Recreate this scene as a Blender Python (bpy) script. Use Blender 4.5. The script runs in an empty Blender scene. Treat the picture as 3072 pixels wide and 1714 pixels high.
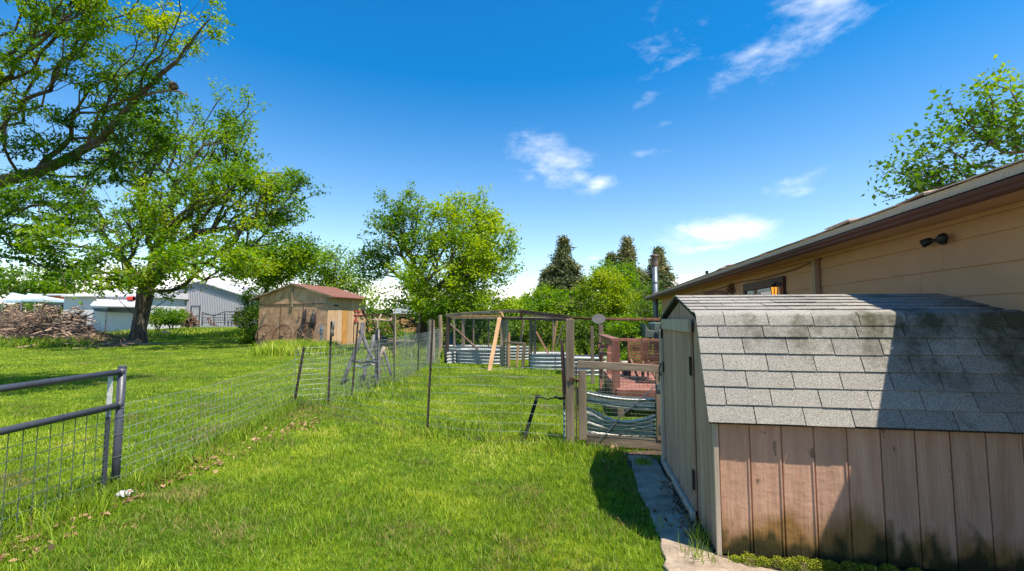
import bpy, math, random
import numpy as np
from mathutils import Vector, Matrix, noise as mnoise
random.seed(7); RNG = np.random.default_rng(11)
SC = bpy.context.scene; COL = SC.collection
R_ = math.radians
# ---------------------------------------------------------------- survey helpers (a level survey from the tripod point)
F, CX, CY, CAMZ = 1365.3, 1536.0, 857.0, 1.6
TILT = math.atan(100/F); cT, sT = math.cos(TILT), math.sin(TILT)
def ray(x, y):
    u = (x-CX)/F; v = (CY-y)/F
    return u, cT - v*sT, sT + v*cT
def at(x, y, Y):
    r = ray(x, y); k = Y/r[1]; return Vector((r[0]*k, Y, CAMZ + r[2]*k))
def gr(x, y, z=0.0):
    r = ray(x, y); k = (z-CAMZ)/r[2]; return Vector((r[0]*k, r[1]*k, z))
def hgt(x, y):
    t = min(1, max(0, (y-27)/33)); return 0.9*t*t*(3-2*t)
def on(x, Y, dz=0.0):                                   # point on the ground at depth Y seen in column x
    X = ray(x, 1000)[0]/ray(x, 1000)[1]*Y
    return Vector((X, Y, hgt(X, Y)+dz))
# ---------------------------------------------------------------- materials
MATS = {}
def newmat(name):
    m = bpy.data.materials.new(name); m.use_nodes = True; nt = m.node_tree
    for n in list(nt.nodes): nt.nodes.remove(n)
    out = nt.nodes.new('ShaderNodeOutputMaterial'); return m, nt, out
def N(nt, typ, **kw):
    n = nt.nodes.new(typ)
    for k, v in kw.items():
        if k in n.inputs.keys() if isinstance(k, str) else False: n.inputs[k].default_value = v
        else: setattr(n, k, v)
    return n
def ramp(nt, stops, fac):
    r = nt.nodes.new('ShaderNodeValToRGB'); e = r.color_ramp.elements
    while len(e) > 1: e.remove(e[-1])
    e[0].position = stops[0][0]; e[0].color = (*stops[0][1], 1)
    for p, c in stops[1:]:
        q = e.new(p); q.color = (*c, 1)
    nt.links.new(fac, r.inputs[0]); return r
def M(name, stops, scale=6, stretch=(1, 1, 1), rough=.85, bump=.25, bscale=None, bdist=.01, metal=0, detail=8, spec=.3, tone=0.0, spots=None):
    """noise ramp colour + noise bump; tone = strength of the per-vertex tone attribute; spots=(scale,threshold,colour,amount)"""
    if name in MATS: return MATS[name]
    m, nt, out = newmat(name); L = nt.links.new
    tc = nt.nodes.new('ShaderNodeTexCoord'); mp = nt.nodes.new('ShaderNodeMapping'); mp.inputs['Scale'].default_value = stretch
    L(tc.outputs['Object'], mp.inputs[0])
    nz = nt.nodes.new('ShaderNodeTexNoise'); nz.inputs['Scale'].default_value = scale; nz.inputs['Detail'].default_value = detail; nz.inputs['Roughness'].default_value = .62
    L(mp.outputs[0], nz.inputs['Vector'])
    fac = nz.outputs['Fac']
    if tone:
        a = nt.nodes.new('ShaderNodeAttribute'); a.attribute_name = 'tone'
        ma = nt.nodes.new('ShaderNodeMath'); ma.operation = 'MULTIPLY_ADD'; ma.inputs[1].default_value = tone
        L(a.outputs['Fac'], ma.inputs[0]); L(fac, ma.inputs[2])
        mb = nt.nodes.new('ShaderNodeMath'); mb.operation = 'SUBTRACT'; mb.inputs[1].default_value = tone*.5; L(ma.outputs[0], mb.inputs[0]); fac = mb.outputs[0]
    cr = ramp(nt, stops, fac); col = cr.outputs[0]
    if spots:
        for (ss, th, sc_, am) in spots:
            n2 = nt.nodes.new('ShaderNodeTexNoise'); n2.inputs['Scale'].default_value = ss; n2.inputs['Detail'].default_value = 5; L(tc.outputs['Object'], n2.inputs['Vector'])
            rr = ramp(nt, [(th, (0, 0, 0)), (min(1, th+.12), (am,)*3)], n2.outputs['Fac'])
            mx = nt.nodes.new('ShaderNodeMixRGB'); L(rr.outputs[0], mx.inputs[0]); L(col, mx.inputs[1]); mx.inputs[2].default_value = (*sc_, 1); col = mx.outputs[0]
    b = nt.nodes.new('ShaderNodeBsdfPrincipled'); L(col, b.inputs['Base Color'])
    b.inputs['Roughness'].default_value = rough; b.inputs['Metallic'].default_value = metal; b.inputs['Specular IOR Level'].default_value = spec
    if bump:
        n3 = nt.nodes.new('ShaderNodeTexNoise'); n3.inputs['Scale'].default_value = bscale or scale*3; n3.inputs['Detail'].default_value = 6
        L(mp.outputs[0], n3.inputs['Vector'])
        bp = nt.nodes.new('ShaderNodeBump'); bp.inputs['Strength'].default_value = bump; bp.inputs['Distance'].default_value = bdist
        L(n3.outputs['Fac'], bp.inputs['Height']); L(bp.outputs[0], b.inputs['Normal'])
    L(b.outputs[0], out.inputs[0]); MATS[name] = m; return m
def leafmat(name, stops, trans=.45, gloss=.025, var=1.0, wscale=0.0):
    m, nt, out = newmat(name); L = nt.links.new
    a = nt.nodes.new('ShaderNodeAttribute'); a.attribute_name = 'tone'; fac = a.outputs['Fac']
    if wscale:
        g = nt.nodes.new('ShaderNodeNewGeometry'); nz = nt.nodes.new('ShaderNodeTexNoise'); nz.inputs['Scale'].default_value = wscale; nz.inputs['Detail'].default_value = 4
        L(g.outputs['Position'], nz.inputs['Vector'])
        ma = nt.nodes.new('ShaderNodeMath'); ma.operation = 'MULTIPLY_ADD'; ma.inputs[1].default_value = 1.1; L(nz.outputs['Fac'], ma.inputs[0]); L(fac, ma.inputs[2])
        mb = nt.nodes.new('ShaderNodeMath'); mb.operation = 'SUBTRACT'; mb.inputs[1].default_value = .55; L(ma.outputs[0], mb.inputs[0]); fac = mb.outputs[0]
    cr = ramp(nt, stops, fac)
    d = nt.nodes.new('ShaderNodeBsdfDiffuse'); t = nt.nodes.new('ShaderNodeBsdfTranslucent'); g = nt.nodes.new('ShaderNodeBsdfGlossy'); g.inputs['Roughness'].default_value = .6
    L(cr.outputs[0], d.inputs[0])
    hs = nt.nodes.new('ShaderNodeHueSaturation'); hs.inputs['Hue'].default_value = .485; hs.inputs['Saturation'].default_value = 1.1; hs.inputs['Value'].default_value = 1.25
    L(cr.outputs[0], hs.inputs['Color']); L(hs.outputs[0], t.inputs[0])
    x = nt.nodes.new('ShaderNodeMixShader'); x.inputs[0].default_value = trans; L(d.outputs[0], x.inputs[1]); L(t.outputs[0], x.inputs[2])
    y = nt.nodes.new('ShaderNodeMixShader'); y.inputs[0].default_value = gloss; L(x.outputs[0], y.inputs[1]); L(g.outputs[0], y.inputs[2])
    L(y.outputs[0], out.inputs[0]); MATS[name] = m; return m
# ---------------------------------------------------------------- mesh building
BASE = {}
class MB:
    def __init__(s): s.v = []; s.f = []; s.t = []
    def add(s, vs, fs, tone=None):
        o = len(s.v); s.v += [tuple(p) for p in vs]; s.f += [tuple(i+o for i in f) for f in fs]
        tone = random.random() if tone is None else tone; s.t += [tone]*len(vs); return s
    def box(s, c, size, M3=None, tone=None):
        hx, hy, hz = [a/2 for a in size]; c = Vector(c)
        pts = [Vector((sx*hx, sy*hy, sz*hz)) for sx in (-1, 1) for sy in (-1, 1) for sz in (-1, 1)]
        if M3 is not None: pts = [M3 @ p for p in pts]
        return s.add([c+p for p in pts], [(0, 1, 3, 2), (4, 6, 7, 5), (0, 4, 5, 1), (2, 3, 7, 6), (0, 2, 6, 4), (1, 5, 7, 3)], tone)
    def beam(s, a, b, w, h, side=None, tone=None, w2=None, h2=None):
        """rectangular bar from a to b; w along side vector, h along the other"""
        a = Vector(a); b = Vector(b); d = (b-a).normalized()
        side = Vector(side) if side is not None else (Vector((1, 0, 0)) if abs(d.z) > .8 else d.cross(Vector((0, 0, 1))))
        side = (side - d*side.dot(d)).normalized(); up = side.cross(d)
        w2 = w2 or w; h2 = h2 or h
        vs = [a+side*sx*w/2+up*sy*h/2 for sx, sy in ((-1, -1), (1, -1), (1, 1), (-1, 1))]+[b+side*sx*w2/2+up*sy*h2/2 for sx, sy in ((-1, -1), (1, -1), (1, 1), (-1, 1))]
        return s.add(vs, [(3, 2, 1, 0), (4, 5, 6, 7), (0, 1, 5, 4), (1, 2, 6, 5), (2, 3, 7, 6), (3, 0, 4, 7)], tone)
    def tube(s, pts, r, n=8, tone=None, caps=True, closed=False):
        pts = [Vector(p) for p in pts]; m = len(pts)
        rs = r if isinstance(r, (list, tuple)) else [r]*m
        vs = []; ref = None
        for i, p in enumerate(pts):
            if closed: d = pts[(i+1) % m]-pts[i-1]
            else: d = pts[min(i+1, m-1)]-pts[max(i-1, 0)]
            if d.length < 1e-9: d = Vector((0, 0, 1))
            d.normalize()
            if ref is None: ref = Vector((0, 0, 1)) if abs(d.z) < .9 else Vector((1, 0, 0))
            x = ref - d*ref.dot(d)
            if x.length < 1e-4: x = d.orthogonal()
            x.normalize(); ref = x; y = d.cross(x)
            for k in range(n):
                a = 2*math.pi*k/n; vs.append(p+(x*math.cos(a)+y*math.sin(a))*rs[i])
        fs = []
        for i in range(m if closed else m-1):
            j = (i+1) % m
            for k in range(n): fs.append((i*n+k, i*n+(k+1) % n, j*n+(k+1) % n, j*n+k))
        if caps and not closed and n > 2: fs += [tuple(range(n-1, -1, -1)), tuple((m-1)*n+k for k in range(n))]
        return s.add(vs, fs, tone)
    def prism(s, pts, ext, tone=None):
        """polygon pts extruded by vector ext"""
        pts = [Vector(p) for p in pts]; ext = Vector(ext); n = len(pts)
        vs = pts+[p+ext for p in pts]
        fs = [tuple(range(n-1, -1, -1)), tuple(range(n, 2*n))]+[(i, (i+1) % n, n+(i+1) % n, n+i) for i in range(n)]
        return s.add(vs, fs, tone)
    def sheet(s, rows, thick=None, tone=None):
        """grid of points rows[i][j]; thick = Vector offset to close it"""
        m, n = len(rows), len(rows[0]); vs = [Vector(p) for r in rows for p in r]
        fs = [(i*n+j, i*n+j+1, (i+1)*n+j+1, (i+1)*n+j) for i in range(m-1) for j in range(n-1)]
        if thick is not None:
            th = Vector(thick); o = m*n; vs += [p+th for p in vs[:o]]
            fs += [(o+i*n+j, o+(i+1)*n+j, o+(i+1)*n+j+1, o+i*n+j+1) for i in range(m-1) for j in range(n-1)]
            for j in range(n-1): fs += [(j, o+j, o+j+1, j+1), ((m-1)*n+j, (m-1)*n+j+1, o+(m-1)*n+j+1, o+(m-1)*n+j)]
            for i in range(m-1): fs += [(i*n, (i+1)*n, o+(i+1)*n, o+i*n), (i*n+n-1, o+i*n+n-1, o+(i+1)*n+n-1, (i+1)*n+n-1)]
        return s.add(vs, fs, tone)
    def lathe(s, c, prof, n=16, axis=Vector((0, 0, 1)), tone=None):
        c = Vector(c); axis = Vector(axis).normalized(); x = axis.orthogonal().normalized(); y = axis.cross(x); vs = []
        for (r, z) in prof:
            for k in range(n):
                a = 2*math.pi*k/n; vs.append(c+axis*z+(x*math.cos(a)+y*math.sin(a))*max(r, 1e-4))
        m = len(prof); fs = [(i*n+k, i*n+(k+1) % n, (i+1)*n+(k+1) % n, (i+1)*n+k) for i in range(m-1) for k in range(n)]
        fs += [tuple(range(n-1, -1, -1)), tuple((m-1)*n+k for k in range(n))]
        return s.add(vs, fs, tone)
    def build(s, name, mat, parent=None, world=True, smooth=False, bevel=0, loc=None):
        me = bpy.data.meshes.new(name)
        if parent is not None: off = BASE.get(parent.name, Vector()) if world else Vector()
        else: off = Vector(loc) if loc is not None else Vector()
        vv = [(x-off.x, y-off.y, z-off.z) for x, y, z in s.v] if off.length else s.v
        me.from_pydata(vv, [], s.f); me.update()
        at_ = me.attributes.new('tone', 'FLOAT', 'POINT'); at_.data.foreach_set('value', np.array(s.t, dtype=np.float32))
        o = bpy.data.objects.new(name, me); COL.objects.link(o); me.materials.append(mat)
        if parent is not None: o.parent = parent; BASE[o.name] = off
        else: o.location = off; BASE[o.name] = off
        if smooth: me.polygons.foreach_set('use_smooth', [True]*len(me.polygons))
        if bevel:
            b = o.modifiers.new('bevel', 'BEVEL'); b.width = bevel; b.segments = 1; b.limit_method = 'ANGLE'
        return o
def npmesh(name, V, Fq, tone, mat, parent=None, loc=None, smooth=False):
    """V (n,3), Fq (m,k) k-gons of one size"""
    me = bpy.data.meshes.new(name)
    off = BASE.get(parent.name, Vector()) if parent is not None else (Vector(loc) if loc is not None else Vector())
    V = V - np.array([off.x, off.y, off.z]); k = Fq.shape[1]
    me.vertices.add(len(V)); me.vertices.foreach_set('co', V.astype(np.float32).ravel())
    me.loops.add(Fq.size); me.loops.foreach_set('vertex_index', Fq.astype(np.int32).ravel())
    me.polygons.add(len(Fq)); me.polygons.foreach_set('loop_start', np.arange(0, Fq.size, k, dtype=np.int32))
    me.polygons.foreach_set('loop_total', np.full(len(Fq), k, dtype=np.int32)); me.update(calc_edges=True)
    a = me.attributes.new('tone', 'FLOAT', 'POINT'); a.data.foreach_set('value', tone.astype(np.float32))
    if smooth: me.polygons.foreach_set('use_smooth', [True]*len(me.polygons))
    o = bpy.data.objects.new(name, me); COL.objects.link(o); me.materials.append(mat)
    if parent is not None: o.parent = parent
    else: o.location = off
    BASE[o.name] = off; return o
def tag(o, label=None, cat=None, group=None, kind=None):
    if label: o['label'] = label
    if cat: o['category'] = cat
    if group: o['group'] = group
    if kind: o['kind'] = kind
    return o
def thing(name, label, cat, loc=(0, 0, 0), group=None, rotz=0):
    o = bpy.data.objects.new(name, None); COL.objects.link(o); o.location = loc; o.rotation_euler = (0, 0, rotz); o.empty_display_size = .1
    BASE[o.name] = Vector(loc); return tag(o, label, cat, group)
def dup(root, loc, rot=(0, 0, 0), scale=(1, 1, 1), label=None, group=None):
    r = root.copy(); COL.objects.link(r); r.location = loc; r.rotation_euler = rot; r.scale = scale
    if label: r['label'] = label
    if group: r['group'] = group
    for ch in list(root.children):
        c = ch.copy(); COL.objects.link(c); c.parent = r
        for g in list(ch.children):
            d = g.copy(); COL.objects.link(d); d.parent = c
    return r
# ---------------------------------------------------------------- leaves and trees
def leaves(centers, k, spread, L, W, flat=.7, tone_c=None, seed=0, up=.5, droop=0.0, tvar=.2):
    rng = np.random.default_rng(seed); C = np.repeat(centers, k, axis=0); n = len(C)
    P = C + rng.normal(size=(n, 3))*np.array([spread, spread, spread*flat])
    ax = rng.normal(size=(n, 3)); ax[:, 2] = ax[:, 2]*.6 - droop; ax /= np.linalg.norm(ax, axis=1)[:, None]
    nr = rng.normal(size=(n, 3)); nr[:, 2] += up*2; sd = np.cross(ax, nr); sd /= np.linalg.norm(sd, axis=1)[:, None]+1e-9
    nn = np.cross(sd, ax)
    q_ = rng.uniform(.4, 1.55, n); l = (L*q_)[:, None]; w = (W*q_*rng.uniform(.8, 1.2, n))[:, None]
    V = np.stack([P, P+ax*l*.45+sd*w*.5+nn*l*.08, P+ax*l-nn*l*.1, P+ax*l*.45-sd*w*.5+nn*l*.08], 1).reshape(-1, 3)
    Fq = np.arange(4*n).reshape(n, 4)
    t = np.repeat(tone_c, k) if tone_c is not None else np.full(n, .5)
    t = np.clip(t + rng.normal(size=n)*tvar*.5, 0, 1)
    return V, Fq, np.repeat(t, 4)
def skeleton(trunk, targets, step=.5, w=.22, seed=0, sag=0.0, jit=.07, ang=.8, fork=None):
    """trunk: list of (Vector, radius); grow branches to the targets; returns nodes, parent, cnt"""
    rnd = random.Random(seed); P = []; par = []; fixed = []; plen = []
    for i, (p, r) in enumerate(trunk):
        P.append(np.array(p)); par.append(i-1); fixed.append(r); plen.append(0 if i == 0 else plen[-1]+np.linalg.norm(P[i]-P[i-1]))
    nt = len(trunk); fk = nt-1 if fork is None else fork; top = P[fk]; usable = [i >= max(1, fk//2) for i in range(nt)]
    order = sorted(range(len(targets)), key=lambda i: np.linalg.norm(targets[i]-top))
    cap = 60000; A = np.zeros((cap, 3)); LN = np.zeros(cap); DT = np.zeros(cap); n = 0
    for i in range(nt):
        A[n] = P[i]; LN[n] = plen[i] + (0 if usable[i] else 1e6); DT[n] = 0 if i <= fk else np.linalg.norm(P[i]-top); n += 1
    ends = []
    for i in order:
        t = targets[i]; dt = np.linalg.norm(t-top)
        V_ = t-A[:n]; d = np.linalg.norm(V_, axis=1); O_ = A[:n]-top; on_ = np.linalg.norm(O_, axis=1); cs = np.where(on_ > .15, (V_*O_).sum(1)/(d*on_+1e-9), 1.0); cost = d*(1+ang*(1-cs)) + w*LN[:n] + 1e3*(DT[:n] > dt*.97+.01)
        j = int(np.argmin(cost)); a = A[j].copy(); D = t-a; dist = np.linalg.norm(D); m = max(1, int(dist/step)); q = j
        bow = np.array([rnd.gauss(0, 1), rnd.gauss(0, 1), rnd.gauss(0, .5)-.5])*dist*.045
        for s in range(1, m+1):
            f = s/m; pt = a + D*f + bow*math.sin(math.pi*f)
            if s < m: pt = pt + np.array([rnd.gauss(0, jit), rnd.gauss(0, jit), rnd.gauss(0, jit)])*step*.6
            pt[2] -= sag*math.sin(math.pi*f)*dist
            P.append(pt); par.append(q); fixed.append(None)
            A[n] = pt; LN[n] = LN[q]+dist/m; DT[n] = np.linalg.norm(pt-top); q = n; n += 1
        ends.append(q)
    cnt = [0]*n
    for e in ends: cnt[e] += 1
    for i in range(n-1, 0, -1): cnt[par[i]] += cnt[i]
    return P, par, cnt, fixed
def wood(P, par, cnt, fixed, rtip, power=.5, rmax=9, bark_jit=.0):
    n = len(P); kids = [[] for _ in range(n)]
    for i in range(1, n): kids[par[i]].append(i)
    def rad(i):
        return fixed[i] if fixed[i] is not None else min(rmax, rtip*max(1, cnt[i])**power)
    mb = MB(); stack = [(0, None)]
    while stack:
        i, start = stack.pop(); chain = [i]; c = i
        rs = [rad(i)]
        if start is not None: chain = [start, i]; rs = [min(rad(start)*.8, rad(i)*1.25), rad(i)]
        while kids[c]:
            ks = sorted(kids[c], key=lambda q: -(cnt[q] if fixed[q] is None else 1e9))
            for q in ks[1:]: stack.append((q, c))
            c = ks[0]; chain.append(c); rs.append(rad(c))
        if len(chain) < 2: continue
        rs[-1] *= .5
        mb.tube([P[q] for q in chain], rs, n=(12 if rs[0] > .2 else 7 if rs[0] > .08 else 5 if rs[0] > .03 else 3), caps=False)
    return mb
def crown_points(ells, seed=0, hollow=.35, gap=.0, gscale=.6):
    rng = np.random.default_rng(seed); out = []
    for (c, r, n) in ells:
        got = 0; tries = 0
        while got < n and tries < n*12:
            tries += 1; d = rng.normal(size=3); d /= np.linalg.norm(d); rr = rng.uniform(hollow**3, 1)**(1/3)
            rr *= 1+.16*mnoise.noise(Vector(d*2.2)+Vector((seed, 0, 0)))*2
            p = np.array(c)+d*rr*np.array(r)
            if gap and mnoise.noise(Vector(p)*gscale+Vector((seed*3.1, 0, 0))) < -.25+gap*.5 and rng.random() < .85: continue
            out.append(p); got += 1
    return np.array(out)
def tree(name, label, cat, trunk, ells, lmat, bmat, k=30, spread=.35, L=.14, W=.08, seed=0, group=None, rtip=.012, power=.5, step=.5, w=.22,
         gap=.3, gscale=.6, hollow=.35, extra=None, flat=.7, up=.5, droop=0, bare=0, tones=(.25, .8), sag=0, rmax=9, fork=None, trunk_name='trunk', crown_name='crown'):
    root = thing(name, label, cat, tuple(trunk[0][0]), group)
    T = crown_points(ells, seed, hollow, gap, gscale)
    if extra is not None: T = np.vstack([T, np.array(extra)])
    P, par, cnt, fixed = skeleton(trunk, list(T), step, w, seed, sag, fork=fork)
    wood(P, par, cnt, fixed, rtip, power, rmax).build(trunk_name, bmat, root, smooth=True)
    rng = np.random.default_rng(seed+5); keep = rng.random(len(T)) >= bare; Tk = T[keep]
    tc = tones[0]+(tones[1]-tones[0])*np.array([.5+.9*mnoise.noise(Vector(p)*.55+Vector((9, seed, 0))) for p in Tk])
    V, Fq, t = leaves(Tk, k, spread, L, W, flat, tc, seed, up, droop)
    npmesh(crown_name, V, Fq, t, lmat, root); return root
def blades(name_or_none, X, Y, h, w, seed=0, lean=.5, tone=None, seg=2):
    rng = np.random.default_rng(seed); n = len(X); Z = np.array([hgt(a, b) for a, b in zip(X, Y)]) if Y.max() > 27 else np.zeros(n)
    a = rng.uniform(0, 2*math.pi, n); b = rng.uniform(0, 2*math.pi, n); H = h*rng.uniform(.55, 1.3, n); ln = H*lean*rng.uniform(.2, 1.4, n)
    dx, dy = np.cos(a), np.sin(a); wx, wy = np.cos(b)*w/2, np.sin(b)*w/2
    base = np.stack([X, Y, Z-.01], 1); W3 = np.stack([wx, wy, np.zeros(n)], 1)
    mid = base+np.stack([dx*ln*.35, dy*ln*.35, H*.6], 1); tip = base+np.stack([dx*ln, dy*ln, H], 1)
    if tone is None: tone = np.clip(rng.normal(.5, .2, n), 0, 1)
    if seg == 2:
        V = np.stack([base-W3, base+W3, mid+W3*.8, mid-W3*.8, tip, tip], 1)
        V = V[:, :5].reshape(-1, 3); i = np.arange(n)*5
        F1 = np.stack([i, i+1, i+2], 1); F2 = np.stack([i, i+2, i+3], 1); F3 = np.stack([i+3, i+2, i+4], 1)
        return V, np.concatenate([F1, F2, F3]), np.repeat(tone, 5)
    V = np.stack([base-W3, base+W3, tip], 1).reshape(-1, 3); i = np.arange(n)*3
    return V, np.stack([i, i+1, i+2], 1), np.repeat(tone, 3)
def merge(parts):
    o = 0; Vs = []; Fs = []; Ts = []
    for V, Fq, t in parts: Vs.append(V); Fs.append(Fq+o); Ts.append(t); o += len(V)
    return np.concatenate(Vs), np.concatenate(Fs), np.concatenate(Ts)
# ---------------------------------------------------------------- material palette
GREYWOOD = M('grey_wood', [(.3, (.10, .072, .05)), (.55, (.27, .205, .145)), (.75, (.42, .33, .245))], 5, (1, 1, .12), bump=.5, bscale=30, tone=.25)
GREYWOODX = M('grey_wood_rail', [(.3, (.11, .08, .056)), (.55, (.28, .215, .155)), (.75, (.43, .345, .26))], 5, (.12, 1, 1), bump=.5, bscale=30, tone=.25)
DARKWOOD = M('dark_wood', [(.3, (.03, .022, .02)), (.7, (.11, .075, .06))], 5, (1, 1, .15), bump=.4, tone=.2)
REDWOOD = M('stained_redwood', [(.3, (.19, .075, .055)), (.7, (.36, .165, .125))], 6, (1, 1, .3), rough=.6, bump=.2, tone=.25)
NEWWOOD = M('fresh_lumber', [(.3, (.42, .22, .11)), (.7, (.62, .38, .21))], 5, (1, 1, .15), bump=.2)
PIPE = M('grey_pipe_paint', [(.3, (.045, .05, .068)), (.7, (.075, .08, .105))], 8, rough=.42, bump=.08, spec=.5, spots=[(30, .68, (.16, .1, .07), .5)])
TPOST = M('tpost_steel', [(.3, (.035, .03, .03)), (.7, (.12, .09, .075))], 10, rough=.6, bump=.3, metal=.2)
WIRE = M('galvanised_wire', [(.3, (.13, .16, .155)), (.7, (.30, .34, .33))], 12, rough=.45, bump=0, metal=.3)
WIREG = M('dull_wire', [(.3, (.05, .075, .065)), (.7, (.13, .17, .155))], 12, rough=.5, bump=0, metal=.2)
IRON = M('black_iron', [(.3, (.012, .012, .014)), (.7, (.04, .04, .045))], 20, rough=.55, bump=.2, metal=.4)
RUST = M('rusty_iron', [(.3, (.06, .03, .02)), (.7, (.2, .09, .045))], 12, rough=.8, bump=.4, metal=.2)
GALV = M('galvanised_steel', [(.3, (.24, .27, .29)), (.7, (.42, .45, .47))], 14, rough=.35, bump=.06, metal=.75)
BARK = M('bark', [(.35, (.035, .026, .020)), (.5, (.10, .075, .055)), (.68, (.21, .165, .125))], 3.2, (2.5, 2.5, .5), bump=1.0, bscale=8, bdist=.05)
BARKN = M('bark_near', [(.3, (.035, .026, .020)), (.55, (.11, .082, .06)), (.75, (.22, .17, .12))], 5, (1, 1, 1), bump=.8, bscale=14, bdist=.02, spots=[(1.2, .58, (.13, .14, .02), .6)])
LEAF_MAPLE = leafmat('leaf_maple', [(0, (.022, .075, .005)), (.45, (.075, .20, .010)), (.8, (.17, .33, .014)), (1, (.32, .42, .03))], .55)
LEAF_DARK = leafmat('leaf_deep', [(0, (.03, .075, .008)), (.5, (.075, .17, .012)), (1, (.16, .28, .02))], .45)
LEAF_BRIGHT = leafmat('leaf_lime', [(0, (.045, .13, .008)), (.5, (.145, .31, .012)), (1, (.32, .46, .025))], .55)
LEAF_YEL = leafmat('leaf_yellow_green', [(0, (.08, .17, .008)), (.5, (.24, .37, .012)), (1, (.46, .50, .03))], .55)
NEEDLE = leafmat('needles', [(0, (.05, .08, .035)), (.5, (.125, .16, .065)), (1, (.26, .245, .10))], .2, .02)
LEAF_SH = leafmat('leaf_shrub', [(0, (.03, .08, .008)), (.5, (.09, .20, .012)), (1, (.2, .32, .03))], .4)
GRASSM = leafmat('grass_blades', [(0, (.42, .32, .13)), (.1, (.27, .27, .05)), (.2, (.06, .155, .006)), (.5, (.19, .335, .012)), (.8, (.35, .455, .02)), (1, (.58, .56, .12))], .3, .03, wscale=1.3)
# ================================================================ ground
m, nt, out = newmat('lawn_soil'); L = nt.links.new
g = nt.nodes.new('ShaderNodeNewGeometry')
def nzn(s, d=6):
    n = nt.nodes.new('ShaderNodeTexNoise'); n.inputs['Scale'].default_value = s; n.inputs['Detail'].default_value = d; L(g.outputs['Position'], n.inputs['Vector']); return n
a1 = nzn(.45); a2 = nzn(9); a3 = nzn(60)
r1 = ramp(nt, [(.32, (.045, .095, .008)), (.5, (.085, .15, .010)), (.66, (.15, .20, .014))], a1.outputs['Fac'])
r2 = ramp(nt, [(.3, (.55, .55, .5)), (.7, (1.35, 1.3, 1.2))], a2.outputs['Fac'])
mx = nt.nodes.new('ShaderNodeMixRGB'); mx.blend_type = 'MULTIPLY'; mx.inputs[0].default_value = 1; L(r1.outputs[0], mx.inputs[1]); L(r2.outputs[0], mx.inputs[2])
r3 = ramp(nt, [(.3, (.6, .6, .6)), (.7, (1.3, 1.3, 1.3))], a3.outputs['Fac'])
mx2 = nt.nodes.new('ShaderNodeMixRGB'); mx2.blend_type = 'MULTIPLY'; mx2.inputs[0].default_value = 1; L(mx.outputs[0], mx2.inputs[1]); L(r3.outputs[0], mx2.inputs[2])
b = nt.nodes.new('ShaderNodeBsdfPrincipled'); b.inputs['Roughness'].default_value = .95; b.inputs['Specular IOR Level'].default_value = .1; L(mx2.outputs[0], b.inputs['Base Color'])
bp = nt.nodes.new('ShaderNodeBump'); bp.inputs['Strength'].default_value = .8; bp.inputs['Distance'].default_value = .05; L(a2.outputs['Fac'], bp.inputs['Height']); L(bp.outputs[0], b.inputs['Normal'])
L(b.outputs[0], out.inputs[0]); LAWN = m
ys = [-60, -30, -15, -5]+[i*1.0 for i in range(0, 70)]+[75, 85, 100, 130, 180, 260, 400, 700]
xs = [-700, -400, -250, -160, -110]+[i*2.0 for i in range(-42, 43)]+[110, 160, 250, 400, 700]
mb = MB(); mb.sheet([[(x, y, hgt(x, y)) for x in xs] for y in ys]); o = mb.build('ground', LAWN, smooth=True); tag(o, kind='structure')
# ================================================================ house frame of reference (9 degrees)
A9 = R_(9); D = Vector((math.sin(A9), math.cos(A9), 0)); Rr = Vector((math.cos(A9), -math.sin(A9), 0)); UZ = Vector((0, 0, 1))
C0 = Vector((1.385, 3.2, 0))
def S(s, r, z): return C0 + D*s + Rr*r + UZ*z             # shed frame
p0 = C0.dot(Rr)
def H(p, d, z): return Rr*p + D*d + UZ*z                   # house frame: p across, d along
# ---------------------------------------------------------------- concrete path
CONC = M('old_concrete', [(.3, (.19, .145, .105)), (.6, (.40, .32, .245)), (.8, (.50, .41, .32))], 5, rough=.9, bump=.7, bscale=40, spots=[(3.5, .60, (.07, .06, .045), .8), (26, .66, (.1, .09, .08), .5)])
SOIL = M('bare_soil', [(.3, (.03, .022, .015)), (.7, (.13, .095, .065))], 18, rough=.95, bump=1, bscale=50, bdist=.02)
left = [gr(1880, 1370), gr(1895, 1389), gr(1905, 1440), gr(1918, 1484), gr(1946, 1535), gr(1962, 1580), gr(1981, 1621), gr(1990, 1670), gr(1999, 1714), Vector((.95, 2.5, 0)), Vector((1.0, 1.5, 0)), Vector((1.05, -2, 0))]
right = [S(2.2, -.05, 0), S(2.0, -.07, 0), S(1.7, -.08, 0), S(1.3, -.05, 0), S(.9, -.12, 0), S(.6, -.07, 0), S(.2, -.06, 0), S(-.02, -.03, 0), S(-.14, .25, 0), S(-.3, .8, 0), S(-.9, 1.4, 0), S(-5, 1.6, 0)]
def densify(pts, k, j, seed):
    rnd = random.Random(seed); o = []
    for i in range(len(pts)-1):
        for q in range(k):
            f = q/k; p = pts[i].lerp(pts[i+1], f); o.append(p+Vector((rnd.gauss(0, j), rnd.gauss(0, j), 0)))
    o.append(pts[-1]); return o
poly = densify(left, 5, .006, 1)+densify(right, 5, .008, 2)[::-1]
mb = MB(); mb.prism([p+UZ*(-.03) for p in poly], UZ*.052); o = mb.build('path', CONC, bevel=.006); tag(o, kind='structure')
sp = densify([S(2.35, -.45, 0), S(1.9, -.42, 0), S(1.2, -.3, 0), S(.5, -.27, 0), S(.0, -.1, 0), S(-.28, .2, 0), S(-.4, .9, 0), S(-.6, 2.2, 0), S(0, 2.2, 0), S(2.6, .3, 0)], 5, .02, 4)
mb = MB(); mb.prism([p+UZ*(-.02) for p in sp], UZ*.026); o = mb.build('soil_strip', SOIL); tag(o, kind='structure')
PATHPOLY = [(p.x, p.y) for p in poly]
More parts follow.
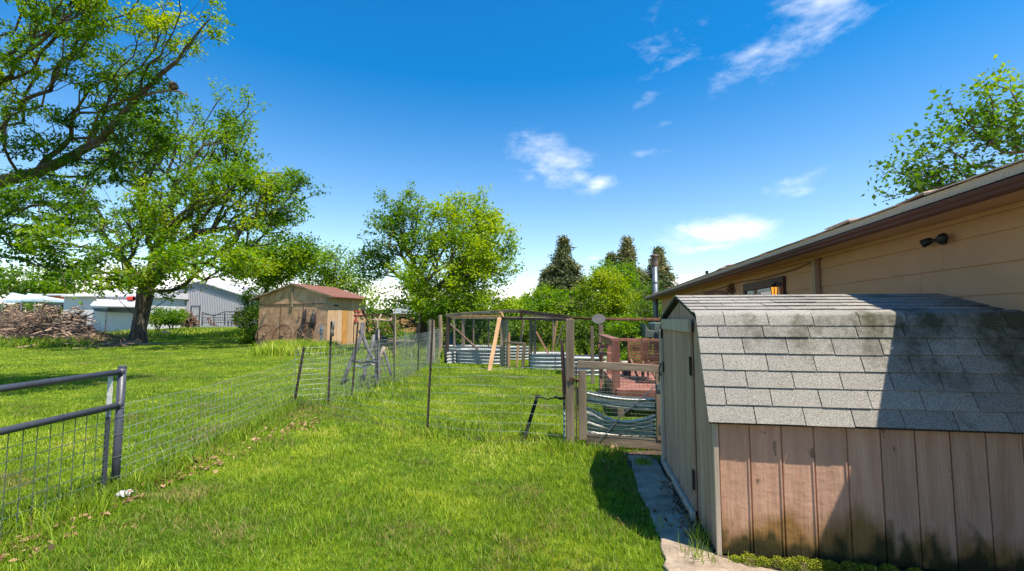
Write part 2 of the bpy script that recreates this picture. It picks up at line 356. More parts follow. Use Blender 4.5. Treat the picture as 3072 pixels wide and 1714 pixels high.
# ================================================================ garden shed beside the house
shed = thing('garden_shed', 'gambrel storage shed with grey shingled roof, pinkish board side and plank door against the house', 'shed', tuple(C0))
# shingle material
m, nt, out = newmat('asphalt_shingle'); L = nt.links.new
tc = nt.nodes.new('ShaderNodeTexCoord')
def NZ(s, d=6, vec=None, sc=None):
    n = nt.nodes.new('ShaderNodeTexNoise'); n.inputs['Scale'].default_value = s; n.inputs['Detail'].default_value = d
    v = vec or tc.outputs['Object']
    if sc:
        mp = nt.nodes.new('ShaderNodeMapping'); mp.inputs['Scale'].default_value = sc; L(v, mp.inputs[0]); v = mp.outputs[0]
    L(v, n.inputs['Vector']); return n
fine = NZ(330, 3); vor = nt.nodes.new('ShaderNodeTexVoronoi'); vor.inputs['Scale'].default_value = 420; L(tc.outputs['Object'], vor.inputs['Vector'])
rf = ramp(nt, [(.40, (.085, .08, .072)), (.5, (.285, .27, .25)), (.60, (.50, .48, .445))], fine.outputs['Fac'])
at_ = nt.nodes.new('ShaderNodeAttribute'); at_.attribute_name = 'tone'
rt = ramp(nt, [(0, (.82, .81, .80)), (1, (1.05, 1.04, 1.0))], at_.outputs['Fac'])
mm = nt.nodes.new('ShaderNodeMixRGB'); mm.blend_type = 'MULTIPLY'; mm.inputs[0].default_value = 1; L(rf.outputs[0], mm.inputs[1]); L(rt.outputs[0], mm.inputs[2])
# moss / algae stains: own patches, denser toward the house end and just below the knee
sep = nt.nodes.new('ShaderNodeSeparateXYZ'); L(tc.outputs['Object'], sep.inputs[0])
st = NZ(3.2, 6, sc=(1, 1, .55)); st2 = NZ(22, 5)
mr = nt.nodes.new('ShaderNodeMapRange'); mr.inputs['From Min'].default_value = .0; mr.inputs['From Max'].default_value = 2.0; mr.inputs['To Min'].default_value = -.10; mr.inputs['To Max'].default_value = .20; L(sep.outputs['X'], mr.inputs['Value'])
mz = nt.nodes.new('ShaderNodeMapRange'); mz.inputs['From Min'].default_value = 1.0; mz.inputs['From Max'].default_value = 1.60; mz.inputs['To Min'].default_value = -.14; mz.inputs['To Max'].default_value = .08; L(sep.outputs['Z'], mz.inputs['Value'])
def ADD(a, b_): n = nt.nodes.new('ShaderNodeMath'); n.operation = 'ADD'; L(a, n.inputs[0]); L(b_, n.inputs[1]); return n.outputs[0]
mu = nt.nodes.new('ShaderNodeMapRange'); mu.inputs['From Min'].default_value = 1.63; mu.inputs['From Max'].default_value = 1.68; mu.inputs['To Min'].default_value = 0; mu.inputs['To Max'].default_value = -.22; L(sep.outputs['Z'], mu.inputs['Value'])
s_ = ADD(ADD(ADD(st.outputs['Fac'], mr.outputs[0]), mz.outputs[0]), mu.outputs[0])
s2 = nt.nodes.new('ShaderNodeMath'); s2.operation = 'MULTIPLY_ADD'; s2.inputs[1].default_value = .35; L(st2.outputs['Fac'], s2.inputs[0]); L(s_, s2.inputs[2])
rs = ramp(nt, [(.72, (0, 0, 0)), (.97, (.9,)*3)], s2.outputs[0])
ms = nt.nodes.new('ShaderNodeMixRGB'); L(rs.outputs[0], ms.inputs[0]); L(mm.outputs[0], ms.inputs[1]); ms.inputs[2].default_value = (.055, .05, .025, 1)
b = nt.nodes.new('ShaderNodeBsdfPrincipled'); b.inputs['Roughness'].default_value = .92; b.inputs['Specular IOR Level'].default_value = .25; L(ms.outputs[0], b.inputs['Base Color'])
bp = nt.nodes.new('ShaderNodeBump'); bp.inputs['Strength'].default_value = .5; bp.inputs['Distance'].default_value = .003; L(fine.outputs['Fac'], bp.inputs['Height']); L(bp.outputs[0], b.inputs['Normal'])
L(b.outputs[0], out.inputs[0]); SHINGLE = m
# painted T1-11 side
def paint_mat(name, c_a, c_b, stains, zr, g=1.0, streak=(6, 6, .6)):
    m, nt, out = newmat(name); L = nt.links.new; tc = nt.nodes.new('ShaderNodeTexCoord')
    def NZ(s, d=6, sc=None):
        n = nt.nodes.new('ShaderNodeTexNoise'); n.inputs['Scale'].default_value = s; n.inputs['Detail'].default_value = d; v = tc.outputs['Object']
        if sc:
            mp = nt.nodes.new('ShaderNodeMapping'); mp.inputs['Scale'].default_value = sc; L(v, mp.inputs[0]); v = mp.outputs[0]
        L(v, n.inputs['Vector']); return n
    base = ramp(nt, [(.3, c_a), (.7, c_b)], NZ(2.5, 8, streak).outputs['Fac'])
    sep = nt.nodes.new('ShaderNodeSeparateXYZ'); L(tc.outputs['Object'], sep.inputs[0]); col = base.outputs[0]
    a = nt.nodes.new('ShaderNodeAttribute'); a.attribute_name = 'tone'; rt = ramp(nt, [(0, (.86,)*3), (1, (1.1,)*3)], a.outputs['Fac'])
    mm = nt.nodes.new('ShaderNodeMixRGB'); mm.blend_type = 'MULTIPLY'; mm.inputs[0].default_value = 1; L(col, mm.inputs[1]); L(rt.outputs[0], mm.inputs[2]); col = mm.outputs[0]
    # small chips in the paint
    ch = ramp(nt, [(.66, (0, 0, 0)), (.70, (.7,)*3)], NZ(14, 8, (1, 1, .5)).outputs['Fac']); mc = nt.nodes.new('ShaderNodeMixRGB'); L(ch.outputs[0], mc.inputs[0]); L(col, mc.inputs[1]); mc.inputs[2].default_value = (.12, .08, .055, 1); col = mc.outputs[0]
    for (z1, sc_, color, am, k) in stains:              # rot and moss rising from the ground with a ragged edge
        n = NZ(sc_, 8, (1, 1, .45)); mr = nt.nodes.new('ShaderNodeMapRange'); mr.inputs['From Min'].default_value = 0; mr.inputs['From Max'].default_value = z1; mr.inputs['To Min'].default_value = k; mr.inputs['To Max'].default_value = -.35
        L(sep.outputs['Z'], mr.inputs['Value']); ad = nt.nodes.new('ShaderNodeMath'); ad.operation = 'ADD'; L(n.outputs['Fac'], ad.inputs[0]); L(mr.outputs[0], ad.inputs[1])
        r = ramp(nt, [(.49, (0, 0, 0)), (.66, (am,)*3)], ad.outputs[0]); x = nt.nodes.new('ShaderNodeMixRGB'); L(r.outputs[0], x.inputs[0]); L(col, x.inputs[1]); x.inputs[2].default_value = (*color, 1); col = x.outputs[0]
    b = nt.nodes.new('ShaderNodeBsdfPrincipled'); b.inputs['Roughness'].default_value = .7; b.inputs['Specular IOR Level'].default_value = .3; L(col, b.inputs['Base Color'])
    n1 = NZ(9, 8, (1.5, 1.5, 2.2)); n2 = NZ(30, 6, (2, 2, .15)); ad = nt.nodes.new('ShaderNodeMath'); ad.operation = 'ADD'; L(n1.outputs['Fac'], ad.inputs[0]); L(n2.outputs['Fac'], ad.inputs[1])
    bp = nt.nodes.new('ShaderNodeBump'); bp.inputs['Strength'].default_value = .6; bp.inputs['Distance'].default_value = .006*g; L(ad.outputs[0], bp.inputs['Height']); L(bp.outputs[0], b.inputs['Normal'])
    L(b.outputs[0], out.inputs[0]); return m
PINK = paint_mat('pinkish_siding_paint', (.50, .28, .185), (.66, .40, .28), [(.66, 3.5, (.24, .13, .03), .9, .28), (.48, 9, (.045, .04, .012), .95, .22), (.2, 6, (.035, .03, .012), .9, .3)], .5, 1.4)
SAGE = paint_mat('sage_grey_paint', (.32, .205, .145), (.48, .325, .24), [(.55, 3, (.16, .09, .03), .8, .05), (.34, 5, (.07, .05, .015), .9, .08)], .5, .8)
SAGEL = paint_mat('pale_trim_paint', (.36, .29, .22), (.50, .42, .335), [(.2, 4, (.12, .08, .04), .8, .0)], .3, .5)
# gable profile (s,z)
W_ = 2.0; GP = [(0, .93), (.27, 1.60), (.995, 1.775), (1.73, 1.60), (2.0, .93)]
def gz(s):
    for (a, za), (b_, zb) in zip(GP, GP[1:]):
        if a <= s <= b_: return za+(zb-za)*(s-a)/(b_-a)
    return .93
SL = 2.1
# side wall boards (pink, facing the lawn)
mb = MB(); r = .035; i = 0
while r < SL:
    w = .196; tt = random.random(); jz = .0
    mb.prism([S(0, r+.004, .02+jz), S(0, min(SL, r+w-.004), .02+jz), S(0, min(SL, r+w-.004), .95), S(0, r+.004, .95)], D*.018, tone=tt); r += w+.004
    # lap edge beside each groove
    mb.beam(S(-.003, r-.013, .02), S(-.003, r-.013, .95), .010, .007, side=Rr, tone=tt*.8)
mb.prism([S(.012, .0, .02), S(.012, SL, .02), S(.012, SL, .95), S(.012, 0, .95)], D*.02, tone=.0)
mb.build('side_wall', PINK, shed, bevel=.0015)
mb = MB(); mb.beam(S(-.006, .012, 0), S(-.006, .012, .95), .03, .035, side=Rr, tone=.9); mb.build('corner_trim', SAGEL, shed)
# gable boards, with the door opening s .50-1.76, z .1-1.50
def gable(r0, sides, skip=None, wid=.1):
    mb = MB(); s = 0.0
    while s < W_-.001:
        e = min(W_, s+wid); cuts = [s+.002]+[q for q in (.27, .995, 1.73) if s+.002 < q < e-.002]+[e-.002]
        zb = .03
        if skip and s >= skip[0]-.001 and e <= skip[1]+.001: zb = skip[2]
        pts = [S(cuts[0], r0, zb), S(cuts[-1], r0, zb)]+[S(q, r0, gz(q)-.012) for q in reversed(cuts)]
        mb.prism(pts, Rr*(.015*sides), tone=random.random()); s = e
    mb.prism([S(a, r0+.010*sides, z) for a, z in [(0, .03)]+[(s_, z_-.014) for s_, z_ in GP]+[(W_, .03)]], Rr*(.015*sides), tone=0)
    return mb
gable(0, 1, (.5, 1.8, 1.52)).build('gable_wall', SAGE, shed, bevel=.001)
mbb = gable(SL, -1); mbb.build('back_gable_wall', SAGE, shed)
mb = MB(); mb.prism([S(2.0, 0, .02), S(2.0, SL, .02), S(2.0, SL, .95), S(2, 0, .95)], D*(-.02), tone=.5); mb.build('rear_wall', SAGE, shed)
# door
mb = MB(); s = .50
while s < 1.79:
    e = min(1.80, s+.1083)
    mb.prism([S(s+.003, -.022, .09), S(e-.003, -.022, .09), S(e-.003, -.022, 1.50), S(s+.003, -.022, 1.50)], Rr*.016, tone=random.random()); s = e
mb.prism([S(.505, -.012, .09), S(1.795, -.012, .09), S(1.795, -.012, 1.5), S(.505, -.012, 1.5)], Rr*.01, tone=0)
door = mb.build('door', SAGE, shed, bevel=.0015); door['label'] = 'weathered grey-green plank door'
for z in (1.22, .33):
    h = MB(); h.box(S(.515, -.026, z), (.012, .045, .15), Matrix.Rotation(-A9, 3, 'Z')); pass
    h.tube([S(.495, -.03, z-.075), S(.495, -.03, z+.075)], .008, 8); h.build('hinge', IRON, door)
h = MB(); h.box(S(1.79, -.03, 1.08), (.012, .05, .11), Matrix.Rotation(-A9, 3, 'Z')); h.tube([S(1.8, -.05, 1.12), S(1.8, -.075, 1.05), S(1.8, -.05, .98)], .007, 6); h.build('latch', IRON, door)
mb = MB(); mb.beam(S(.44, -.038, 1.545), S(1.72, -.038, 1.545), .026, .105, side=Rr, tone=.6); mb.build('door_lintel', SAGEL, shed, bevel=.003)
mb = MB(); mb.beam(S(.50, -.034, .05), S(1.98, -.034, .05), .03, .07, side=Rr, tone=.8); mb.beam(S(1.9, -.03, .09), S(1.9, -.03, 1.48), .03, .085, side=Rr, tone=.7); mb.build('door_trim', SAGEL, shed, bevel=.003)
# roof: decking and shingle tabs
def slope(mb, sA, zA, sB, zB, courses, r0, r1, tab=.30, thick=.006, capn=False, seed=0):
    """shingle courses from lower edge A to upper edge B"""
    rnd = random.Random(seed); v = Vector((0, 0, 0)); a = D*sA+UZ*zA; b_ = D*sB+UZ*zB; u = (b_-a); Ln = u.length; u.normalize(); nrm = (Rr.cross(u)); 
    if nrm.z < 0: nrm = -nrm
    ex = Ln/courses
    for c in range(courses):
        r = r0 - (tab*.5 if c % 2 else 0) - rnd.uniform(0, .02)
        while r < r1:
            e = r+tab*rnd.uniform(.97, 1.03); x0 = max(r0, r)+.003; x1 = min(r1, e)-.003
            if x1-x0 > .01:
                lo = a+u*(c*ex-.006+rnd.gauss(0, .0018)); hi = a+u*(min(Ln, (c+1)*ex+.012)); lf = rnd.uniform(.0, .003)+(.003 if rnd.random() < .07 else 0)
                base = C0
                bot = .002+.009+lf; tone = rnd.random()
                q = [base+lo+Rr*x0+nrm*bot, base+lo+Rr*x1+nrm*(bot+rnd.gauss(0, .0012)), base+hi+Rr*x1+nrm*.003, base+hi+Rr*x0+nrm*.003]
                t_ = -nrm*thick
                mb.add(q+[p+t_ for p in q], [(0, 1, 2, 3), (7, 6, 5, 4), (0, 4, 5, 1), (1, 5, 6, 2), (2, 6, 7, 3), (3, 7, 4, 0)], tone)
            r = e
rs_, re_ = -.045, SL
mb = MB()
slope(mb, -.055, .905, .205, 1.585, 6, rs_, re_, seed=1)
slope(mb, .28, 1.636, .995, 1.812, 6, rs_, re_, seed=2)
slope(mb, 2.055, .905, 1.795, 1.585, 6, rs_, re_, seed=3)
slope(mb, 1.72, 1.636, .995, 1.812, 6, rs_, re_, seed=4)
# bent cap shingles over the knee and ridge
def caps(mb, prof, r0, r1, w, seed):
    rnd = random.Random(seed); r = r0-.1
    while r < r1:
        e = r+w; x0 = max(r0, r)+.003; x1 = min(r1, e)-.003; dz = rnd.uniform(0, .003)
        if x1-x0 > .02:
            mb.sheet([[C0+D*s+UZ*(z+dz+(.004 if k else 0))+Rr*x for k, x in enumerate((x0, x1))] for s, z in prof], thick=UZ*-.006, tone=rnd.random())
        r = e
caps(mb, [(.180, 1.552), (.200, 1.60), (.210, 1.622), (.230, 1.640), (.255, 1.650), (.30, 1.660)], rs_, re_, .30, 5)
caps(mb, [(1.820, 1.552), (1.800, 1.60), (1.790, 1.622), (1.770, 1.640), (1.745, 1.650), (1.70, 1.660)], rs_, re_, .30, 6)
mb.build('roof_shingles', SHINGLE, shed)
DECKM = M('tarred_edge', [(.3, (.02, .02, .02)), (.7, (.06, .055, .05))], 20, bump=.2)
mb = MB()
for a, b_ in (((-.05, .905), (.215, 1.592)), ((.215, 1.592), (.28, 1.630)), ((.28, 1.630), (.995, 1.805)), ((.995, 1.805), (1.72, 1.630)), ((1.72, 1.630), (1.785, 1.592)), ((1.785, 1.592), (2.05, .905))):
    q0 = Vector((a[0], a[1])); q1 = Vector((b_[0], b_[1]))
    mb.prism([S(q0.x, rs_+.006, q0.y), S(q1.x, rs_+.006, q1.y), S(q1.x, rs_+.006, q1.y-.016), S(q0.x, rs_+.006, q0.y-.016)], Rr*(re_-rs_-.006), tone=.5)
mb.build('roof_deck', DECKM, shed)
# moss cushions at the foot of the wall
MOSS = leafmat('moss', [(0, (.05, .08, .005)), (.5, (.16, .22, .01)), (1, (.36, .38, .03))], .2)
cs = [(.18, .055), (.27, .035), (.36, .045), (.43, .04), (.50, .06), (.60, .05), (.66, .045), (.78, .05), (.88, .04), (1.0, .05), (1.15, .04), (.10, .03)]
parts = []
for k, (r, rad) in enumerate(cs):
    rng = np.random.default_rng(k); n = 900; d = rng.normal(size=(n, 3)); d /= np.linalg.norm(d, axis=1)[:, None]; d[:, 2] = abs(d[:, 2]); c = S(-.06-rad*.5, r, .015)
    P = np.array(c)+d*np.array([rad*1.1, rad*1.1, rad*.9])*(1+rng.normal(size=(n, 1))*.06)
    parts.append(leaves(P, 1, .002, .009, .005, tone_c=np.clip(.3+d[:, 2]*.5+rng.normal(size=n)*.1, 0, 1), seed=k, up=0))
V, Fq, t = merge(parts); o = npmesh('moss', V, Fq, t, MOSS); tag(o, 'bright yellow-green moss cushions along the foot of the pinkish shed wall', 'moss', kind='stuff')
# ================================================================ house
STUCCO = M('tan_house_paint', [(.3, (.46, .245, .135)), (.7, (.53, .295, .17))], 2.2, (1, 1, 1.5), rough=.6, bump=.2, bscale=60, tone=.22, spots=[(1.3, .58, (.38, .20, .11), .35), (14, .70, (.25, .13, .07), .4)])
SOFF = M('soffit_paint', [(.3, (.50, .25, .14)), (.7, (.57, .30, .175))], 1.5, rough=.6, bump=.1)
GUTM = M('brown_gutter', [(.3, (.10, .035, .028)), (.7, (.14, .052, .042))], 3, (.3, .3, 2), rough=.55, bump=.06, spec=.25)
ROOFM = M('brown_roof_shingle', [(.3, (.52, .36, .28)), (.7, (.74, .55, .45))], 60, rough=.95, bump=.5, bscale=120, bdist=.005)
house = thing('house', 'long tan single-storey house with lap siding, deep eave and brown gutter', 'house', tuple(H(2.97, 5, 0)))
WP = 2.97; HD0, HD1 = -9.0, 18.3; ZT = 2.40
mb = MB(); z = .2
lv = [0.0, .205, .43, .655, .88, 1.105, 1.33, 1.555, 1.78, 2.005, 2.23, 2.42]
for a, b_ in zip(lv, lv[1:]):
    mb.prism([H(WP-.013, HD0, a), H(WP-.001, HD0, b_+.006), H(WP+.012, HD0, b_+.006), H(WP+.012, HD0, a)], D*(HD1-HD0), tone=random.random())
rj = random.Random(12)
for a, b_ in zip(lv, lv[1:]):
    dj = HD0+rj.uniform(.5, 3.5)
    while dj < HD1-.2:
        mb.prism([H(WP-.0145, dj, a+.001), H(WP-.0025, dj, b_+.004), H(WP+.005, dj, b_+.004), H(WP+.005, dj, a+.001)], D*.004, tone=-1.5); dj += 3.66
mb.prism([H(WP+.01, HD0, 0), H(WP+.2, HD0, 0), H(WP+.2, HD0, ZT), H(WP+.01, HD0, ZT)], D*(HD1-HD0), tone=.5)
# far end wall and back wall close the body
for a, b_ in zip(lv, lv[1:]):
    mb.prism([H(WP, HD1+.0, a), H(WP, HD1+.014, a), H(WP, HD1+.002, b_+.006), H(WP, HD1-.01, b_+.006)], Rr*9.0, tone=random.random())
mb.prism([H(WP+8.9, HD0, 0), H(WP+9.0, HD0, 0), H(WP+9.0, HD0, ZT), H(WP+8.9, HD0, ZT)], D*(HD1-HD0), tone=.5)
mb.build('wall', STUCCO, house)
mb = MB(); GPp = 2.66; RE1 = 20.2
mb.prism([H(GPp, HD0, ZT), H(WP+.1, HD0, ZT), H(WP+.1, HD0, ZT+.012), H(GPp, HD0, ZT+.012)], D*(RE1-HD0), tone=.5)
mb.prism([H(WP+.1, HD1-.1, ZT+.001), H(WP+9.3, HD1-.1, ZT+.001), H(WP+9.3, HD1-.1, ZT+.013), H(WP+.1, HD1-.1, ZT+.013)], D*(RE1-HD1+.1), tone=.5)
mb.beam(H(WP-.024, HD0, ZT-.02), H(WP-.024, HD1, ZT-.02), .018, .035, tone=.4)
mb.build('soffit', SOFF, house)
# roof: thick slab at 3.2:12 with visible shingle edge, small lifted tabs
pit = .27; mb = MB(); rid = WP+4.6
e0 = 2.60
mb.prism([H(e0, HD0, 2.475), H(rid, HD0, 2.475+(rid-e0)*pit), H(rid, HD0, 2.535+(rid-e0)*pit), H(e0-.004, HD0, 2.535)], D*(RE1-HD0), tone=.5)
mb.prism([H(rid, HD0, 2.475+(rid-e0)*pit), H(WP+9.4, HD0, 2.46), H(WP+9.4, HD0, 2.52), H(rid, HD0, 2.535+(rid-e0)*pit)], D*(RE1-HD0), tone=.5)
rnd = random.Random(5); d = HD0
while d < RE1-.3:                                            # individual starter shingles, slightly uneven
    w = .33; dz = rnd.uniform(0, .006); lift = .02 if rnd.random() < .05 else 0
    mb.prism([H(e0-.022-rnd.uniform(0, .006), d+.003, 2.536+dz+lift), H(e0+.3, d+.003, 2.536+.3*pit+.004), H(e0+.3, d+w-.003, 2.536+.3*pit+.004), H(e0-.022-rnd.uniform(0, .006), d+w-.003, 2.536+dz)], UZ*.010, tone=rnd.random()); d += w
for dd, hh in ((9.6, .02), (5.4, .02)):
    mb.prism([H(e0+.25, dd, 2.65+hh), H(e0+.6, dd, 2.70), H(e0+.6, dd+.5, 2.70), H(e0+.25, dd+.5, 2.66)], UZ*.012, tone=0)
mb.build('roof', ROOFM, house)
mb = MB(); mb.prism([H(GPp-.022, HD0, 2.385), H(GPp, HD0, 2.385), H(GPp, HD0, 2.478), H(GPp-.022, HD0, 2.478)], D*(RE1-HD0)); 
mb.prism([H(GPp, RE1, 2.385), H(GPp, RE1+.022, 2.385), H(GPp, RE1+.022, 2.555), H(GPp, RE1, 2.555)], Rr*9)
mb.build('fascia', STUCCO, house)
mb = MB(); g0 = GPp-.023
prof = [(g0, 2.382), (g0-.055, 2.382), (g0-.066, 2.392), (g0-.066, 2.408), (g0-.082, 2.422), (g0-.088, 2.438), (g0-.088, 2.448), (g0-.082, 2.448), (g0-.082, 2.438), (g0-.076, 2.426), (g0-.060, 2.412), (g0-.060, 2.396), (g0-.052, 2.388), (g0-.004, 2.388), (g0-.004, 2.448), (g0, 2.448)]
rows = [[H(p, dd, z) for p, z in prof+prof[:1]] for dd in (HD0, RE1+.01)]
mb.sheet(rows, tone=.5)
for p, z in ():
    pass
mb.build('gutter', GUTM, house)
mb = MB(); dsd = 6.3+.0
mb.tube([H(g0-.05, dsd, 2.41), H(g0-.05, dsd, 2.36), H(WP-.06, dsd, 2.27), H(WP-.055, dsd, 2.2)], .001, 4)
mb.beam(H(WP-.055, dsd, .1), H(WP-.055, dsd, 2.36), .07, .055, side=D, tone=.5)
mb.build('downspout', M('downspout_paint', [(.3, (.30, .19, .12)), (.7, (.36, .23, .15))], 3, rough=.5, bump=.05), house, bevel=.004)
# wires under the soffit
mb = MB(); pts = [H(WP-.03, 6.2, 2.36), H(WP-.05, 6.9, 2.29), H(WP-.03, 8.2, 2.27), H(WP-.03, 9.2, 2.30), H(WP-.03, 11, 2.25), H(WP-.03, 13, 2.27)]
mb.tube(pts, .007, 5); mb.tube([H(WP-.03, 6.2, 2.36), H(WP-.03, 9.5, 2.375), H(WP-.03, 12, 2.36)], .005, 5); mb.build('cable', DARKWOOD, house)
# entrance window with dark red-brown frame
FR = M('oxblood_trim', [(.3, (.045, .016, .014)), (.7, (.085, .03, .024))], 5, rough=.5, bump=.1); WHT = M('white_vinyl', [(.3, (.62, .62, .6)), (.7, (.74, .74, .72))], 4, rough=.5, bump=.03)
GLASS = M('window_glass', [(.3, (.02, .025, .03)), (.7, (.05, .06, .07))], 1, rough=.05, bump=0, spec=.9)
def window(d0, d1, z0, z1, panes, frame_w=.13, parent=house):
    mb = MB()
    for (a, b_, c, e) in ((d0, d1, z1-frame_w, z1), (d0, d1, z0, z0+.05), (d0, d0+frame_w*.8, z0+.05, z1-frame_w), (d1-frame_w*.8, d1, z0+.05, z1-frame_w)):
        mb.box(H(WP-.03, (a+b_)/2, (c+e)/2), (.05, b_-a, e-c), Matrix.Rotation(-A9, 3, 'Z'))
    o = mb.build('window', FR, parent, bevel=.004)
    for (a, b_) in panes:
        g = MB(); zt = z1-frame_w-.01
        for (q, w_, c, e) in ((a, b_, zt-.05, zt), (a, b_, z0+.05, z0+.1), (a, a+.045, z0+.1, zt-.05), (b_-.045, b_, z0+.1, zt-.05)):
            g.box(H(WP-.04, (q+w_)/2, (c+e)/2), (.03, w_-q, e-c), Matrix.Rotation(-A9, 3, 'Z'))
        g.build('sash', WHT, o, bevel=.003)
        g = MB(); g.box(H(WP-.034, (a+b_)/2, (z0+.1+zt-.05)/2), (.008, b_-a-.09, zt-z0-.15), Matrix.Rotation(-A9, 3, 'Z')); g.build('pane', GLASS, o)
    return o
window(7.28, 9.0, 1.0, 2.235, [(7.42, 8.28), (8.5, 8.78)])
window(15.4, 16.8, 1.1, 2.0, [(15.52, 16.68)], .08)
# porch lantern, lit
lamp = thing('porch_lantern', 'lit amber glass porch lantern beside the dark framed window', 'lantern', tuple(H(WP-.12, 7.5, 2.03)))
c = Vector(ray(2323, 874)); c = c*((WP-.13)/c.dot(Rr))+UZ*CAMZ; LD = c.dot(D); lamp.location = tuple(c); BASE[lamp.name] = Vector(c)
mb = MB(); mb.box(H(WP-.02, LD, 2.06), (.03, .10, .2), Matrix.Rotation(-A9, 3, 'Z')); mb.tube([H(WP-.03, LD, 2.1), H(WP-.09, LD, 2.15), c+UZ*.12], .01, 6); mb.build('bracket', IRON, lamp)
mb = MB(); mb.lathe(c, [(.02, .115), (.04, .085), (.056, .068), (.056, .06)][::-1], 8); mb.lathe(c, [(.02, -.095), (.04, -.075), (.045, -.065)], 8)
for k in range(6):
    a = k*math.pi/3; mb.tube([c+Vector((math.cos(a)*.041, math.sin(a)*.041, -.07)), c+Vector((math.cos(a)*.053, math.sin(a)*.053, .065))], .007, 4)
mb.build('cage', IRON, lamp)
m, nt, out = newmat('amber_glass'); e = nt.nodes.new('ShaderNodeEmission'); e.inputs[0].default_value = (1, .42, .06, 1); e.inputs[1].default_value = .75; nt.links.new(e.outputs[0], out.inputs[0]); AMBER = m
mb = MB(); mb.lathe(c, [(.036, -.065), (.047, .06)], 12); mb.build('lamp_glass', AMBER, lamp, smooth=True)
# twin flood light on the siding
fl = thing('flood_light', 'small black twin-headed security light on the tan siding under the eave', 'security light', tuple(H(WP-.03, 3.32, 2.23)))
q = at(2836, 717, 4.2); dd = 3.85
q = H(WP, 0, 0); uu = (2836-CX)/F; 
rr_ = ray(2836, 717); k = WP/(Vector(rr_).dot(Rr)); q = Vector(rr_)*k+UZ*CAMZ
mb = MB(); mb.lathe(q-Rr*.02, [(.045, -.015), (.05, 0), (.04, .02)], 14, axis=-Rr); mb.build('mount', IRON, fl, smooth=True); 
for sgn in (-1, 1):
    mb = MB(); a = q-Rr*.05; b_ = a+D*sgn*.085-Rr*.03+UZ*-.01; mb.tube([a, b_], .012, 6)
    mb.lathe(b_, [(.018, -.04), (.03, -.02), (.036, .03), (.03, .04)], 12, axis=(D*sgn*.6-Rr*.6-UZ*.35)); mb.build('lamp_head', IRON, fl, smooth=True)
fl.location = tuple(q); 
for ch in fl.children: ch.location = tuple(BASE[fl.name]-q)
# iron wall decorations under the eave
def onwall(x, y, off=.03):
    rr = Vector(ray(x, y)); k = (WP-off)/(rr.dot(Rr)); return rr*k+UZ*CAMZ
mb = MB(); pp = [(2110, 884), (2118, 876), (2132, 872), (2150, 872), (2166, 873), (2176, 876), (2184, 884), (2170, 886), (2160, 881), (2140, 882), (2130, 888)]
mb.prism([onwall(x, y, .02) for x, y in pp], Rr*-.012); o = mb.build('wall_ornament', M('oxide_red_metal', [(.3, (.13, .035, .03)), (.7, (.2, .06, .05))], 6, rough=.6), loc=tuple(onwall(2150, 880))); tag(o, 'dark red metal cutout ornament on the tan wall under the eave', 'wall ornament')
mb = MB()
for k in range(12):
    a = k*2.4; rr0 = 3+k*1.1; x = 2192+math.cos(a)*rr0*.8; y = 868+math.sin(a)*rr0*.9
    mb.tube([onwall(x+5*math.cos(t), y+5*math.sin(t)) for t in [i*math.pi/4 for i in range(8)]], .008, 4, closed=True)
mb.tube([onwall(2192, 850), onwall(2196, 868), onwall(2190, 888)], .01, 4)
o = mb.build('scroll_ornament', RUST, loc=tuple(onwall(2192, 868))); tag(o, 'looped iron flower ornament on the wall left of the window', 'wall ornament')
# stove pipe
sp_ = on(1969, 18.7); SPz = at(1969, 760, 18.7).z
pipe = thing('stove_pipe', 'tall round metal flue pipe with rain cap rising past the far eave', 'flue pipe', (sp_.x, sp_.y, 0))
FLUE = M('flue_steel', [(.3, (.10, .125, .145)), (.7, (.17, .20, .225))], 4, (1, 1, .3), rough=.45, bump=.05, metal=.5)
mb = MB(); c = Vector((sp_.x, sp_.y, 0)); mb.tube([c, c+UZ*(SPz-.55)], .115, 18)
for z in (1.2, 2.3, 3.1, SPz-1.25): mb.lathe(c+UZ*z, [(.116, -.03), (.122, -.02), (.122, .02), (.116, .03)], 18)
mb.build('flue', FLUE, pipe, smooth=True)
mb = MB(); zt = SPz-.55; mb.lathe(c+UZ*zt, [(.115, 0), (.13, .02), (.13, .22), (.15, .24), (.15, .28), (.1, .3), (.1, .4)], 18); mb.lathe(c+UZ*(zt+.42), [(.21, 0), (.20, .03), (.08, .09), (.01, .1)], 18)
mb.build('cap', M('flue_cap', [(.3, (.10, .07, .055)), (.7, (.2, .15, .12))], 8, rough=.5, metal=.4), pipe, smooth=False)
v = at(2121, 829, 14); v.z = 0; mb = MB(); mb.tube([v+UZ*2.6, v+UZ*3.08], .045, 10); o = mb.build('vent_pipe', IRON, loc=(v.x, v.y, 2.6)); tag(o, 'short black vent pipe standing on the house roof', 'vent pipe')
# ================================================================ pipe panel at the left
panel = thing('pipe_barrier', 'dark grey pipe livestock panel with two rails and wire mesh at the left edge', 'fence panel', (-3.66, 4.32, 0))
PA = Vector((-3.66, 4.32, 0)); PB = Vector((-3.60, 1.6, 0)); pd = (PB-PA)
mb = MB(); mb.tube([PA+UZ*-.05, PA+Vector((.0, 0, .4)), PA+UZ*1.15], .033, 16); mb.build('post', PIPE, panel, smooth=True)
mb = MB(); mb.lathe(PA+UZ*1.15, [(.034, -.012), (.034, .004), (.02, .012)], 16); mb.build('post_cap', PIPE, panel)
for z, zz in ((1.105, 1.10), (.80, .80)):
    mb = MB(); mb.tube([PA+UZ*z+Vector((0, -.02, 0)), PB+UZ*zz], .027, 16); mb.lathe(PA+UZ*z+Vector((0, -.02, 0)), [(.036, -.015), (.036, .015)], 12, axis=pd); mb.build('rail', PIPE, panel, smooth=True)
mb = MB(); n = 26
for i in range(1, n):
    f = i/n*1.0; p = PA+pd*f+Vector((-.02, 0, 0)); mb.tube([p+UZ*.02, p+UZ*.79], .0032, 5)
